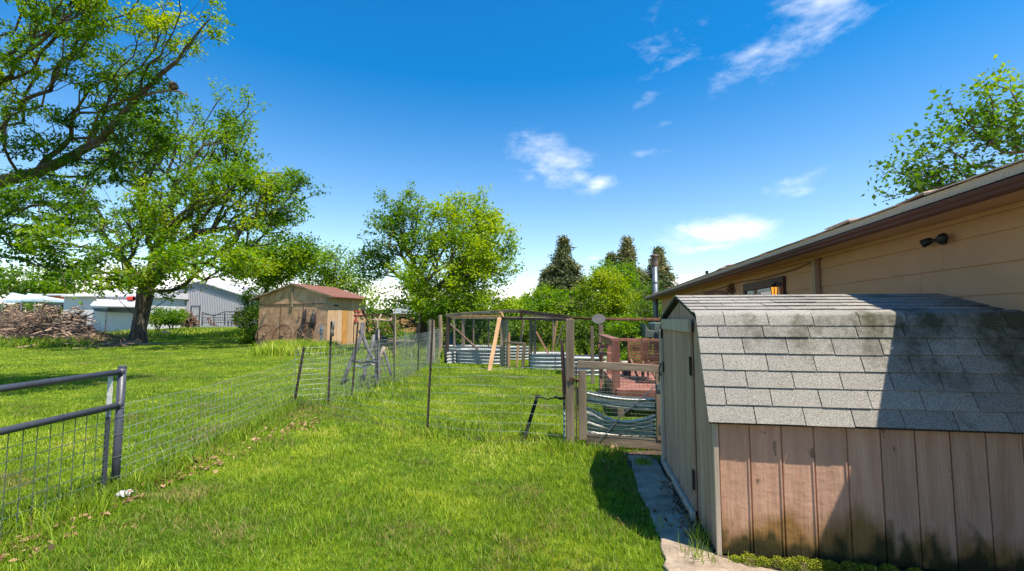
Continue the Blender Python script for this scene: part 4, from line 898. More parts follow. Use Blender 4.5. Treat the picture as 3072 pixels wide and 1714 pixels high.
br('stick', [(1358, 498), (1325, 560), (1320, 640), (1328, 700), (1335, 760)], 10.9, 10.9, .018, .028, SK, st, 6); br('stick', [(1300, 530), (1322, 570)], 10.9, 10.9, .012, .018, SK, st, 5)
br('cross_stick', [(1275, 550), (1360, 552), (1420, 556), (1452, 552)], 10.95, 11.4, .016, .014, SK, st, 5); br('cross_stick', [(1422, 530), (1440, 555), (1452, 530)], 11.3, 11.4, .012, .01, SK, st, 5)
st = thing('branch_stub', 'rough branch stub wired to the top of the rusty fence post', 'branch', tuple(at(996, 960, 8.55)))
br('stub', [(912, 530), (918, 590), (908, 650), (903, 700)], 8.55, 8.55, .012, .04, M('tan_branch', []) , st, 6); br('stub', [(930, 560), (920, 620), (905, 660)], 8.5, 8.55, .01, .02, BW, st, 5)
# ================================================================ brown plywood shed
KA = Vector((-10.65, 26.3, 0)); gd = Vector((-.954, .30, 0)); sd = Vector((.30, .954, 0)); GWd, GDp = 6.0, 3.3
PLY = M('osb_brown', [(.3, (.34, .20, .125)), (.5, (.54, .335, .22)), (.72, (.64, .44, .31))], 3, (1, 1, 1), bump=.3, spots=[(9, .60, (.17, .10, .06), .5), (1.1, .6, (.24, .15, .10), .4)], tone=.25)
PLYL = M('side_boards', [(.3, (.40, .25, .14)), (.7, (.56, .37, .225))], 4, (2, 2, .3), bump=.2, tone=.35, spots=[(6, .62, (.3, .18, .10), .5)])
def B(g_, s_, z): return KA+gd*g_*.835+sd*s_*1.1+UZ*z
bs = thing('plywood_shed', 'brown plywood shed with a low red-brown gabled roof behind the lawn', 'shed', tuple(B(3, 1.5, 0)))
EZ, PZ = 2.95, 3.66
mb = MB()
for (g0_, g1_) in ((0.02, 2.0), (2.04, 4.0), (4.04, 5.98)):
    mb.prism([B(g0_, 0, 0), B(g1_, 0, 0), B(g1_, 0, 2.45), B(g0_, 0, 2.45)], sd*.03, tone=random.random())
def gzz(g_): return EZ+(PZ-EZ)*(1-abs(g_-3)/3)
for (g0_, g1_) in ((0.02, 1.5), (1.53, 2.98), (3.02, 4.5), (4.53, 5.98)):
    mb.prism([B(g0_, 0, 2.50), B(g1_, 0, 2.50), B(g1_, 0, gzz(g1_)-.02), B(g0_, 0, gzz(g0_)-.02)], sd*.025, tone=random.random()*.6)
mb.prism([B(0, .031, 0), B(6, .031, 0), B(6, .031, EZ), B(3, .031, PZ-.02), B(0, .031, EZ)], sd*.02, tone=0)
mb.build('gable_wall', PLY, bs)
mb = MB(); mb.beam(B(0, -.015, 2.475), B(6, -.015, 2.475), .03, .05, side=sd)
for g_ in (2.02, 4.02): mb.beam(B(g_, -.012, 0), B(g_, -.012, 2.45), .05, .025, side=gd)
mb.build('batten', M('dark_batten', [(.3, (.12, .07, .045)), (.7, (.22, .14, .095))], 6), bs)
mb = MB(); mb.beam(B(3.0, -.05, 2.30), B(3.0, -.05, 3.6), .14, .05, side=gd); mb.beam(B(.06, -.03, 2.45), B(.06, -.03, 2.95), .12, .04, side=gd); mb.build('king_board', GREYWOOD, bs)
mb = MB(); mb.prism([B(-.012, 0, 0), B(-.012, GDp, 0), B(-.012, GDp, EZ), B(-.012, 0, EZ)], gd*.03, tone=.3)
for (s0_, s1_) in ((.03, .74), (1.66, 1.95), (2.0, 2.28), (2.32, 3.28)): mb.prism([B(-.022, s0_, 0.02), B(-.022, s1_, .02), B(-.022, s1_, EZ-.05), B(-.022, s0_, EZ-.05)], gd*.009, tone=random.random())
mb.prism([B(-.022, .76, 2.22), B(-.022, 1.64, 2.22), B(-.022, 1.64, EZ-.05), B(-.022, .76, EZ-.05)], gd*.009, tone=.2)
mb.build('side_wall', PLYL, bs)
mb = MB(); mb.prism([B(6, 0, 0), B(6, GDp, 0), B(6, GDp, EZ), B(6, 0, EZ)], -gd*.03); mb.prism([B(0, GDp, 0), B(6, GDp, 0), B(6, GDp, EZ), B(3, GDp, PZ), B(0, GDp, EZ)], -sd*.03); mb.build('rear_wall', PLY, bs)
mb = MB(); mb.prism([B(-.03, 1.17, .08), B(-.03, 1.62, .08), B(-.03, 1.62, 2.16), B(-.03, 1.17, 2.16)], gd*.02); dr = mb.build('door', M('orange_door', [(.3, (.40, .18, .045)), (.7, (.55, .28, .085))], 4, (1, 1, .4), rough=.5, bump=.1), bs); dr['label'] = 'orange-brown varnished door'
mb = MB(); mb.prism([B(-.032, .77, .1), B(-.032, 1.15, .1), B(-.032, 1.15, 2.18), B(-.032, .77, 2.18)], gd*.02, tone=.8); 
mb.build('side_panel', M('pale_panel', [(.3, (.46, .30, .18)), (.7, (.60, .42, .28))], 5, (2, 2, .5), spots=[(12, .55, (.5, .47, .45), .7)]), bs)
mb = MB(); ov = .45; rth = .05; RO = M('red_roof', [(.3, (.14, .06, .042)), (.7, (.24, .11, .08))], 8, (1, 1, 1), rough=.9, bump=.4, bscale=60)
slp = (PZ-EZ)/3
mb.prism([B(3, -.10, PZ+.0), B(-.45, -.10, EZ-.45*slp), B(-.45, -.10, EZ-.45*slp+rth), B(3, -.10, PZ+rth)], sd*(GDp+.5))
mb.prism([B(3, -.10, PZ+.0), B(6.8, -.10, EZ-.8*slp), B(6.8, -.10, EZ-.8*slp+rth), B(3, -.10, PZ+rth)], sd*(GDp+.5)); mb.build('roof', RO, bs)
mb = MB(); mb.beam(B(3.0, -.12, PZ-.0), B(-.47, -.12, EZ-.45*slp-.0), .03, .12, side=sd); mb.beam(B(3, -.12, PZ), B(6.8, -.12, EZ-.8*slp), .03, .10, side=sd); mb.build('barge_board', GREYWOODX, bs)
mb = MB()
for i in range(6): s0_ = .2+i*.6; mb.beam(B(.1, s0_, EZ-.04), B(-.42, s0_, EZ-.04-.42*slp), .04, .08, side=sd)
mb.build('rafter_tail', NEWWOOD, bs)
# number board (dark blob) + wall ironwork
def onside(x, y, off=.05):   # point on the side wall seen at pixel
    rr = Vector(ray(x, y)); nrm = -gd; k = (KA-Vector((0, 0, CAMZ))).dot(nrm)+off; k /= rr.dot(nrm); return rr*k+UZ*CAMZ
def ongab(x, y, off=.06):
    rr = Vector(ray(x, y)); nrm = -sd; k = ((KA-Vector((0, 0, CAMZ))).dot(nrm)+off)/rr.dot(nrm); return rr*k+UZ*CAMZ
RIR = M('red_painted_iron', [(.3, (.30, .05, .05)), (.7, (.45, .10, .09))], 8, rough=.6)
mb = MB(); ctr = onside(1067, 961); mb.prism([ctr+sd*math.cos(a)*.16+UZ*math.sin(a)*.15 for a in [i*math.pi/5 for i in range(10)]], -gd*.03); o = mb.build('red_disc', RIR, loc=tuple(ctr)); tag(o, 'round red iron disc fixed to the sunlit side of the plywood shed', 'wall ornament')
mb = MB()
for (pts) in ([(1063, 931), (1066, 938), (1069, 931)], [(1071, 934), (1077, 936), (1083, 933)], [(1062, 945), (1075, 946), (1092, 945)], [(1066, 947), (1068, 954), (1072, 949)], [(1075, 930), (1076, 948)]): mb.tube([onside(*p_) for p_ in pts], .03, 5)
o = mb.build('red_ironwork', RIR, loc=tuple(onside(1075, 940))); tag(o, 'red painted hooks and bars hung high on the side of the plywood shed', 'wall ornament')
mb = MB()
for pts in ([(1064, 932), (1067, 942)], [(1086, 932), (1092, 948), (1094, 950)], [(1081, 948), (1084, 955), (1090, 956)], [(1069, 952), (1073, 944)], [(1062, 968), (1060, 1030)]): mb.tube([onside(*p_) for p_ in pts], .022, 5)
o = mb.build('black_tools', IRON, loc=tuple(onside(1085, 945))); tag(o, 'old black hand tools hanging beside the red ironwork', 'tools')
mb = MB(); p = onside(1008, 917, .03); mb.box(p, (.03, .42, .09), Matrix.Rotation(math.atan2(sd.y, sd.x)-math.pi/2, 3, 'Z')); o = mb.build('dark_plate', IRON, loc=tuple(p)); tag(o, 'small dark plate high on the shed side near its front corner', 'plate')
# wagon wheels leaning on the gable
WW = M('old_wheel_wood', [(.3, (.09, .055, .04)), (.7, (.22, .14, .10))], 8, bump=.3, tone=.3)
wr = thing('wagon_wheel', '', 'wagon wheel')
def wheel_parts(root, R=.62):
    mb = MB(); mb.tube([(math.cos(a)*R, 0, math.sin(a)*R) for a in [i*2*math.pi/40 for i in range(40)]], .036, 6, closed=True); mb.build('rim', WW, root, world=False)
    mb = MB(); mb.tube([(math.cos(a)*(R+.035), 0, math.sin(a)*(R+.035)) for a in [i*2*math.pi/40 for i in range(40)]], .022, 5, closed=True); mb.build('tyre', RUST, root, world=False)
    mb = MB(); mb.lathe((0, -.12, 0), [(.05, 0), (.075, .05), (.09, .10), (.09, .16), (.07, .22), (.05, .25)], 12, axis=(0, 1, 0)); mb.build('hub', WW, root, world=False)
    for k in range(12):
        a = k*math.pi/6+.1; mb = MB(); mb.tube([(math.cos(a)*.07, 0, math.sin(a)*.07), (math.cos(a)*R, 0, math.sin(a)*R)], [.022, .017], 5); mb.build('spoke', WW, root, world=False)
wheel_parts(wr); gang = math.atan2(gd.y, gd.x)
wl = [(5.05, .60, 'leftmost of the three spoked wagon wheels leaning on the plywood shed', .0), (3.45, .60, 'middle one of the three spoked wagon wheels leaning on the plywood shed', .3), (1.62, .60, 'spoked wagon wheel nearest the shed corner, under the hanging harness', .5)]
for i, (g_, z, lab, ph) in enumerate(wl):
    p = B(g_, -.28, .62); rot = Matrix.Rotation(gang+math.pi, 4, 'Z') @ Matrix.Rotation(R_(-12), 4, 'X') @ Matrix.Rotation(ph, 4, 'Y')
    if i == 0: wr.location = p; wr.rotation_euler = rot.to_euler(); tag(wr, lab, group='wagon wheels against the shed')
    else: dup(wr, tuple(p), rot.to_euler(), (1, 1, 1), lab, 'wagon wheels against the shed')
# harness
LEA = M('black_leather', [(.3, (.014, .012, .016)), (.7, (.05, .042, .048))], 10, rough=.4, bump=.3)
def harness(label, pts, rads, loop=None):
    mb = MB(); mb.tube([ongab(x, y, .05+r*.6) for (x, y), r in zip(pts, rads)], rads, 8)
    for (x, y), r in zip(pts, rads):
        p = ongab(x, y, .08); mb.tube([p-gd*r*.8+UZ*.1, p+UZ*.02-sd*r, p+gd*r*.8-UZ*.1], .03, 5)
    if loop: mb.tube([ongab(*q, .12) for q in loop], .06, 6, closed=False)
    o = mb.build('harness', LEA, loc=tuple(ongab(*pts[0]))); tag(o, label, 'harness', 'harnesses hanging on the shed'); return o
harness('long dark leather harness hanging above the middle wagon wheel', [(917, 932), (914, 940), (912, 955), (910, 975), (907, 995), (905, 1003)], [.05, .10, .13, .12, .13, .06])
harness('shorter black harness with a glint hanging near the shed corner', [(941, 933), (942, 942), (939, 955), (939, 970), (937, 985), (935, 992)], [.04, .10, .17, .17, .13, .05], [(906, 998), (915, 980), (923, 968), (930, 972), (934, 985)])
mb = MB(); p = ongab(896, 953, .04); mb.box(p, (.09, .03, .12), Matrix.Rotation(gang, 3, 'Z')); o = mb.build('hasp', RUST, loc=tuple(p)); tag(o, 'small rusty hasp on the plywood gable left of the harness', 'hasp')
# blue hand pump
pm = thing('hand_pump', 'old blue-grey hand pump standing at the corner of the plywood shed', 'hand pump', tuple(B(.05, -.35, 0)))
BLM = M('blue_grey_paint', [(.3, (.06, .10, .14)), (.7, (.13, .19, .24))], 8, rough=.5)
c = B(.05, -.35, 0); mb = MB(); mb.lathe(c, [(.05, 0), (.05, .7), (.08, .75), (.09, 1.05), (.06, 1.1), (.03, 1.25)], 10); mb.build('pump_body', BLM, pm)
mb = MB(); mb.tube([c+UZ*.9, c+UZ*.9+Vector((-.16, -.1, 0)), c+UZ*.82+Vector((-.2, -.12, 0))], .03, 8); mb.build('spout', BLM, pm); mb = MB(); mb.tube([c+UZ*1.2, c+UZ*1.22+Vector((-.1, -.1, 0)), c+UZ*.95+Vector((-.25, -.15, 0))], .018, 6); mb.build('handle', BLM, pm)
# ================================================================ background buildings
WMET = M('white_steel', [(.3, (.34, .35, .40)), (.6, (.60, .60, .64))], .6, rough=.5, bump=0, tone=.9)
barn = thing('metal_barn', 'large white ribbed metal barn behind the big tree', 'barn', tuple(on(600, 50)))
YB = 50
def bp_(x, y, dy=0): return at(x, y, YB+dy)
gl = bp_(440, 890); grt = bp_(748, 893); pk = bp_(600, 846); zb = .5
mb = MB(); n = 60
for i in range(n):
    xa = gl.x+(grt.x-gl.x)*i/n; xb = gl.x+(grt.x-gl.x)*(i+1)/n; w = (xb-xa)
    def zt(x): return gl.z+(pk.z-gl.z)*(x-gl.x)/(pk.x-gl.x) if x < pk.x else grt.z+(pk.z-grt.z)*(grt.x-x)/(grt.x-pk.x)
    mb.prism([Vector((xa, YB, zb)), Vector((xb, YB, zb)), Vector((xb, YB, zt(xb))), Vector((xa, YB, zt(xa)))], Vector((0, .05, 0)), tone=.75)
    mb.prism([Vector((xa, YB-.001, zb)), Vector((xa+w*.22, YB-.11, zb)), Vector((xa+w*.22, YB-.11, zt(xa)-.02)), Vector((xa, YB-.001, zt(xa)-.02))], Vector((w*.14, 0, 0)), tone=.15)  # rib strips toned darker: the groove shade is put into the colour
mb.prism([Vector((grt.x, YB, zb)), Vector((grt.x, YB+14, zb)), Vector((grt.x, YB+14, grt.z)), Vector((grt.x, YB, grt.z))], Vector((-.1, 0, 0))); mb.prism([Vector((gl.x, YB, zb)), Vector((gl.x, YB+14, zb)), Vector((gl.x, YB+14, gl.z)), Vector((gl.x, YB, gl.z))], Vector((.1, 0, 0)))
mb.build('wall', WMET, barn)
mb = MB(); 
for a, b_ in ((gl, pk), (grt, pk)):
    aa = a+(a-b_).normalized()*.4; mb.prism([Vector((aa.x, YB-.3, aa.z)), Vector((b_.x, YB-.3, b_.z)), Vector((b_.x, YB-.3, b_.z+.12)), Vector((aa.x, YB-.3, aa.z+.12))], Vector((0, 14.6, 0)))
mb.build('roof', M('barn_roof', [(.3, (.5, .5, .53)), (.7, (.6, .6, .64))], 2, rough=.5, bump=0), barn)
dl = bp_(576, 918); dr_ = bp_(599, 975); mb = MB()
DKF = M('dark_frame', [(.3, (.04, .045, .06)), (.7, (.08, .09, .11))], 5)
for (x0, z0, x1, z1) in ((dl.x, dl.z, dr_.x, dl.z), (dl.x, dl.z, dl.x, zb), (dr_.x, dl.z, dr_.x, zb)): mb.beam((x0, YB-.1, z0), (x1, YB-.1, z1), .08, .05, side=(0, 1, 0))
d_ = mb.build('door_frame', DKF, barn)
mb = MB(); mb.prism([(dl.x+.05, YB-.09, zb), (dr_.x-.05, YB-.09, zb), (dr_.x-.05, YB-.09, dl.z-.05), (dl.x+.05, YB-.09, dl.z-.05)], (0, .02, 0)); mb.build('door', WMET, barn)
mb = MB(); q = bp_(748, 900, -.3); mb.tube([Vector((q.x, q.y, zb)), Vector((q.x, q.y, q.z))], .12, 8); q2 = bp_(741, 900, -.3); mb.tube([Vector((q2.x, q2.y, zb)), Vector((q2.x, q2.y, q2.z))], .06, 6); mb.build('downspout', M('grey_down', [(.3, (.18, .2, .22)), (.7, (.26, .28, .3))], 3), barn)
# low white shop with lean-to
LW = M('off_white_panel', [(.3, (.58, .57, .61)), (.7, (.68, .67, .70))], .8, rough=.6, bump=0, tone=.1); SHD = M('lean_to_shade', [(.3, (.10, .12, .15)), (.7, (.15, .17, .2))], 2)
shop = thing('low_workshop', 'low white workshop with a grey lean-to roof left of the big tree trunk', 'workshop', tuple(on(290, 44)))
def pz(x, y, Y): return at(x, y, Y)
mb = MB(); a = pz(193, 888, 44); b_ = pz(425, 888, 44); mb.prism([Vector((a.x, 44, .3)), Vector((b_.x, 44, .3)), Vector((b_.x, 44, b_.z)), Vector((a.x, 44, a.z))], Vector((0, 8, 0)), tone=.5); 
mb.build('wall', LW, shop)
mb = MB(); a = pz(189, 887, 43.8); b_ = pz(430, 887, 43.8); mb.prism([Vector((a.x, 43.6, a.z)), Vector((a.x, 48, a.z+.7)), Vector((a.x, 52.5, a.z)), Vector((a.x, 52.5, a.z-.12)), Vector((a.x, 43.6, a.z-.12))], Vector((b_.x-a.x, 0, 0))); mb.build('roof', LW, shop)
mb = MB(); e0_ = [pz(270, 919, 41), pz(425, 923, 41), pz(425, 903, 43.9), pz(288, 900, 43.9)]; mb.prism(e0_, UZ*.1, tone=.9); mb.build('lean_to_roof', WMET, shop)
mb = MB(); mb.prism([pz(274, 924, 41.3), pz(322, 926, 41.3), pz(322, 937, 41.3), pz(285, 934, 41.3)], Vector((0, .1, 0))); mb.prism([pz(322, 923, 41.9), pz(425, 924, 41.9), pz(425, 940, 41.9), pz(322, 936, 41.9)], Vector((0, .1, 0))); mb.build('shade_strip', SHD, shop)  # dark strips stand in for the shadow beneath the lean-to roof
mb = MB()
for i in range(46):
    x = 338+i*1.9; a = pz(x, 936, 42.2); mb.box((a.x, 42.2, (a.z+.4)/2), (.05, .04, a.z-.4), tone=.3)
a = pz(325, 934, 42.4); b_ = pz(425, 936, 42.4); mb.prism([Vector((a.x, 42.4, .3)), Vector((b_.x, 42.4, .3)), Vector((b_.x, 42.4, b_.z)), Vector((a.x, 42.4, a.z))], Vector((0, .1, 0)), tone=.7)
a = pz(283, 934, 42.4); b_ = pz(318, 934, 42.4); mb.prism([Vector((a.x, 42.4, .3)), Vector((b_.x, 42.4, .3)), Vector((b_.x, 42.4, b_.z)), Vector((a.x, 42.4, a.z))], Vector((0, .1, 0)), tone=.2); mb.build('ribbed_wall', LW, shop)
q = pz(393, 901, 43); tk = thing('red_tank', 'small bright red tank sitting on the workshop roof beside the trunk', 'tank', tuple(q))
mb = MB(); mb.tube([q+Vector((-.27, 0, .15)), q+Vector((.27, 0, .15))], [.18, .18], 14); mb.lathe(q+Vector((0, 0, .15)), [(.2, -.27), (.2, .27)], 14, axis=(1, 0, 0)); mb.build('tank_body', M('signal_red', [(.3, (.5, .025, .015)), (.7, (.65, .05, .03))], 4, rough=.5), tk, smooth=False); mb = MB(); mb.box(q+Vector((0, 0, -.03)), (.5, .3, .06)); mb.build('cradle', IRON, tk)
TENT = M('pale_blue_canopy', [(.3, (.38, .55, .68)), (.7, (.5, .68, .8))], 2, rough=.7)
for (x0, x1, yp, ye, lab) in ((7, 66, 878, 901, 'pale blue peaked canopy tent at the far left'), (64, 106, 880, 898, 'smaller pale blue peaked canopy beside the far left tent')):
    t_ = thing('canopy_tent', lab, 'canopy tent', tuple(on((x0+x1)/2, 52)), 'far canopy tents'); a = pz(x0, ye, 50); b_ = pz(x1, ye, 50); c = pz((x0+x1)/2, yp, 52); a2 = Vector((a.x, 54, a.z)); b2 = Vector((b_.x, 54, b_.z))
    mb = MB(); mb.add([a, b_, b2, a2, c, a-UZ*.25, b_-UZ*.25, b2-UZ*.25, a2-UZ*.25], [(0, 1, 4), (1, 2, 4), (2, 3, 4), (3, 0, 4), (0, 5, 6, 1), (1, 6, 7, 2), (2, 7, 8, 3), (3, 8, 5, 0)]); mb.build('canopy', TENT, t_)
    for p in (a, b_, a2, b2): mb = MB(); mb.tube([Vector((p.x, p.y, .4)), p-UZ*.2], .05, 6); mb.build('leg', GALV, t_)
tr = thing('orange_trailer', 'white topped orange-red trailer beyond the brush pile', 'trailer', tuple(on(155, 56)))
a = pz(118, 888, 56); b_ = pz(196, 903, 56); mb = MB(); mb.box(((a.x+b_.x)/2, 57, (a.z+b_.z)/2), (b_.x-a.x, 2, a.z-b_.z)); mb.build('body', M('orange_red', [(.3, (.55, .09, .03)), (.7, (.7, .15, .06))], 1, rough=.5), tr, bevel=.05)
mb = MB(); mb.box(((a.x+b_.x)/2-.6, 57, a.z+.12), (b_.x-a.x+1.4, 2.2, .22)); mb.build('top', LW, tr, bevel=.04)
mb = MB(); mb.box(((a.x+b_.x)/2, 57, b_.z-.3), (b_.x-a.x-.6, 1.8, .5)); mb.build('chassis', DKF, tr)
# ranch gate and fence by the barn
pg = thing('pipe_gate', 'dark pipe ranch gate with a dipped top rail in front of the white barn', 'gate', tuple(on(670, 44)))
def c5(x, y): return 400+x/5.724, 840+y/5.724
def rail(pts, r, par, name='rail', mat=DKF, Y=44):
    mb = MB(); mb.tube([at(*c5(x, y), Y) for x, y in pts], r, 6, caps=True); return mb.build(name, mat, par)
rail([(1183, 560), (1385, 618), (1565, 548), (1950, 545)], .045, pg)
for y in (600, 650, 690, 735): rail([(1183, y), (1565, y), (1750, y)], .03, pg)
for x in (1183, 1385, 1568): rail([(x, 560 if x != 1385 else 615), (x, 790)], .045, pg, 'upright')
pf = thing('pipe_fence', 'curved rusty pipe corral fence right of the ranch gate', 'fence', tuple(on(715, 43)))
rail([(1740, 780), (1745, 640), (1755, 575), (1790, 560), (1900, 562), (1960, 575)], .07, pf, 'rail', RUST, 43); rail([(1765, 790), (1772, 650), (1800, 600), (1900, 595)], .05, pf, 'rail', RUST, 43)
for x in (1630, 1690): rail([(x, 700), (x, 800)], .05, pf, 'upright', DKF, 43)
hr = thing('rusty_harrow', 'rusty farm implement lying in front of the ranch gate', 'farm implement', tuple(on(632, 42))); rail([(1270, 650), (1300, 740), (1400, 790)], .05, hr, 'beam', RUST, 42); rail([(1290, 650), (1370, 750), (1460, 800)], .04, hr, 'beam', RUST, 42); rail([(1310, 660), (1330, 790)], .03, hr, 'tine', RUST, 42)
# firewood heap
wp = thing('wood_heap', 'brown heap of boards and sticks beside the round green shrubs', 'wood pile', tuple(on(562, 43)))
mb = MB(); rnd = random.Random(3)
for i in range(260):
    f = rnd.random(); x = 545+f*40; y = 975-rnd.random()*(38*(1-abs(f-.45)*1.3)); p = at(x, y, 43+rnd.uniform(-.5, .5)); d = Vector((rnd.gauss(0, 1), rnd.gauss(0, .4), rnd.gauss(0, .6))).normalized()*rnd.uniform(.2, .6); mb.tube([p-d, p+d], rnd.uniform(.015, .05), 4)
for i in range(4): mb.beam(at(548+i*4, 970-i*3, 42.4), at(578, 935+i*6, 42.4), .1, .05)
mb.build('sticks', M('heap_wood', [(.3, (.13, .075, .055)), (.7, (.34, .22, .17))], 5, tone=.5), wp)
# brush pile
bpile = thing('brush_pile', 'long mound of cut grey and brown branches under the left trees', 'brush pile', tuple(on(130, 29)))
mb = MB(); rnd = random.Random(8)
TWG = M('dead_branches', [(.15, (.035, .024, .02)), (.5, (.14, .088, .068)), (.85, (.36, .25, .18))], 3, tone=1.0, bump=0)
for i in range(3600):
    x = rnd.uniform(-90, 350) if rnd.random() < .75 else rnd.uniform(200, 400)
    env = 2.35*(1-((x-90)/300)**2) if x < 260 else max(.12, 1.55-(x-200)*.0095)
    env = max(.15, env)*(1+.18*math.sin(x*.06)+.12*math.sin(x*.17)); Y = 29+rnd.gauss(0, 1.2); c = on(x, Y); h_ = rnd.random()**.7*env*math.exp(-((Y-29)/2.2)**2)
    ln = rnd.uniform(.3, 1.3); yaw = rnd.gauss(.15, .55)+(math.pi if rnd.random() < .5 else 0); pit_ = rnd.gauss(0, .35); d = Vector((math.cos(yaw)*math.cos(pit_), math.sin(yaw)*.8, math.sin(pit_)))*ln/2
    c.z += h_+.05; r = rnd.choice([.008, .012, .015, .02, .03, .045]); bend = Vector((rnd.gauss(0, .1), rnd.gauss(0, .1), rnd.gauss(.03, .1)))*ln
    mb.tube([c-d, c+bend, c+d], [r, r*.8, r*.4], 3, caps=False)
for i in range(60):
    x = rnd.uniform(-20, 330); c = on(x, 28.5+rnd.gauss(0, .6)); c.z += rnd.uniform(.6, 2.0) if x < 200 else rnd.uniform(.2, .9); t_ = c+Vector((rnd.gauss(0, .5), rnd.gauss(0, .3), rnd.uniform(.3, 1.0))); mb.tube([c, c.lerp(t_, .5)+Vector((rnd.gauss(0, .08), 0, 0)), t_], [.02, .015, .006], 4, caps=False)
mb.build('branches', TWG, bpile)
mb = MB(); 
rows = []
for j in range(9):
    Y = 27.6+j*.4; rows.append([on(x, Y, max(0, (1.5*(1-((x-90)/320)**2) if x < 260 else .6-(x-260)*.005))*math.sin(math.pi*j/8)*(.85+.15*math.sin(x*.1+j))-.02) for x in range(-100, 380, 20)])
mb.sheet(rows); mb.build('inner_mound', SOIL, bpile)  # soil-coloured mound filling the inside of the stick heap
# things behind the shed / middle distance
fence2 = thing('board_fence', 'orange-tan board fence far behind the branch frame', 'fence', tuple(on(1190, 42)))
FB = M('tan_fence', [(.3, (.42, .21, .09)), (.7, (.58, .33, .16))], 3, (2, 1, .4), tone=.3); mb = MB()
for i in range(44):
    x0_ = 1098+i*3.9; a = at(x0_, 944, 42); b_ = at(x0_+3.7, 944, 42); mb.prism([Vector((a.x, 42, .3)), Vector((b_.x, 42, .3)), Vector((b_.x, 42, a.z)), Vector((a.x, 42, a.z))], Vector((0, .04, 0)), tone=random.random())
mb.build('boards', FB, fence2); mb = MB(); mb.beam(at(1096, 943, 41.95), at(1272, 943, 41.95), .08, .12, side=(0, 1, 0)); mb.build('top_rail', DARKWOOD, fence2)
cv = thing('vehicle_shelter', 'white and blue-grey canopy roof on posts seen under the maple', 'carport', tuple(on(1230, 50)))
mb = MB(); a = at(1178, 943, 48); b_ = at(1292, 943, 48); c = at(1235, 918, 50); mb.prism([Vector((a.x, 48, a.z)), Vector((b_.x, 48, b_.z)), Vector((c.x+1.2, 48, c.z)), Vector((c.x-1.2, 48, c.z))], Vector((0, 4, 0))); mb.build('roof', M('shelter_white', [(.3, (.5, .53, .6)), (.7, (.62, .65, .7))], 1), cv)
mb = MB(); 
for x in (1182, 1288): p = at(x, 945, 48.3); mb.beam(Vector((p.x, p.y, .4)), p, .12, .12)
mb.build('post', GALV, cv)
# dark bins / stump seat by the shed side
def stump(x, Y, r, h, label, mat=DARKWOOD, name='stump', cat='stump'):
    p = on(x, Y); mb = MB(); mb.lathe(p, [(r*1.15, 0), (r, h*.3), (r*.97, h), (r*.9, h+.01)], 14); o = mb.build(name, mat, loc=tuple(p)); tag(o, label, cat); return o
stump(1140, 21.5, .33, .75, 'black round barrel right of the plywood shed', IRON, 'barrel', 'barrel'); stump(1165, 22.2, .26, .62, 'dark cut stump beside the black barrel'); stump(1190, 22, .24, .5, 'lower dark stump, second right of the black barrel')
tb = thing('work_table', 'rough low plank table among the clutter behind the wire fence', 'table', tuple(on(1205, 20.5))); p = on(1207, 20.5); mb = MB(); mb.beam(p+Vector((-.6, 0, .62)), p+Vector((.5, 0, .62)), .5, .05); mb.build('table_top', M('rough_plank', [(.3, (.16, .10, .07)), (.7, (.32, .22, .15))], 5), tb)
for sx in (-.5, .4): mb = MB(); mb.beam(p+Vector((sx, 0, 0)), p+Vector((sx, 0, .6)), .07, .07); mb.build('leg', DARKWOOD, tb)
# curved dead branches leaning right of the plywood shed
rk = thing('driftwood_branches', 'tangle of leaning dark crooked branches between the plywood shed and the trunk', 'branches', tuple(on(1130, 23)))
def c6(x, y): return 1050+x/4.79, 900+y/4.79
mb = MB()
for pts, r in (([(190, 160), (230, 260), (270, 330)], .05), ([(180, 150), (215, 230), (250, 300)], .03), ([(320, 220), (335, 300), (355, 380), (345, 470)], .045), ([(235, 330), (250, 400), (262, 490)], .04), ([(560, 240), (580, 330), (620, 420), (630, 500)], .05), ([(450, 200), (530, 205), (620, 260)], .035),
               ([(680, 280), (760, 250), (850, 280), (930, 330), (900, 370), (800, 400), (690, 410)], .045), ([(700, 330), (780, 370), (860, 390)], .03), ([(600, 180), (560, 130), (500, 110)], .03), ([(720, 240), (720, 330), (760, 420)], .04), ([(800, 380), (880, 330), (950, 290)], .035), ([(310, 330), (400, 340), (470, 300)], .02)):
    mb.tube([at(*c6(x, y), 23+random.uniform(-.5, .5)) for x, y in pts], [r*(1-.5*i/len(pts)) for i in range(len(pts))], 6)
mb.build('branches', DARKWOOD, rk, smooth=True)
for (x, yt, Y, w, lab) in ((1293, 960, 17.3, .28, 'broad silvery stump post wrapped by netting left of the coop'), (1320, 945, 19.5, .2, 'leaning tan log post behind the left end of the coop'), (1183, 944, 19, .12, 'thin crooked grey post right of the forked stick')):
    a = at(x, yt, Y); g_ = on(x, Y); mb = MB(); mb.tube([g_-UZ*.05, g_.lerp(a, .5)+Vector((.03, 0, 0)), a], [w*.55, w*.5, w*.45], 9); o = mb.build('log_post', GREYWOOD if Y != 19.5 else M('tan_log', [(.3, (.17, .12, .07)), (.7, (.32, .24, .15))], 5, (1, 1, .2)), loc=tuple(g_)); tag(o, lab, 'post')
bl = on(1352, 24); mb = MB(); mb.lathe(bl, [(.28, 0), (.3, .1), (.3, .8), (.25, .88)], 14); 
o = mb.build('blue_drum', M('blue_plastic', [(.3, (.03, .16, .42)), (.7, (.05, .24, .55))], 3, rough=.4), loc=tuple(bl)); tag(o, 'blue plastic drum half hidden behind the coop corner', 'drum')
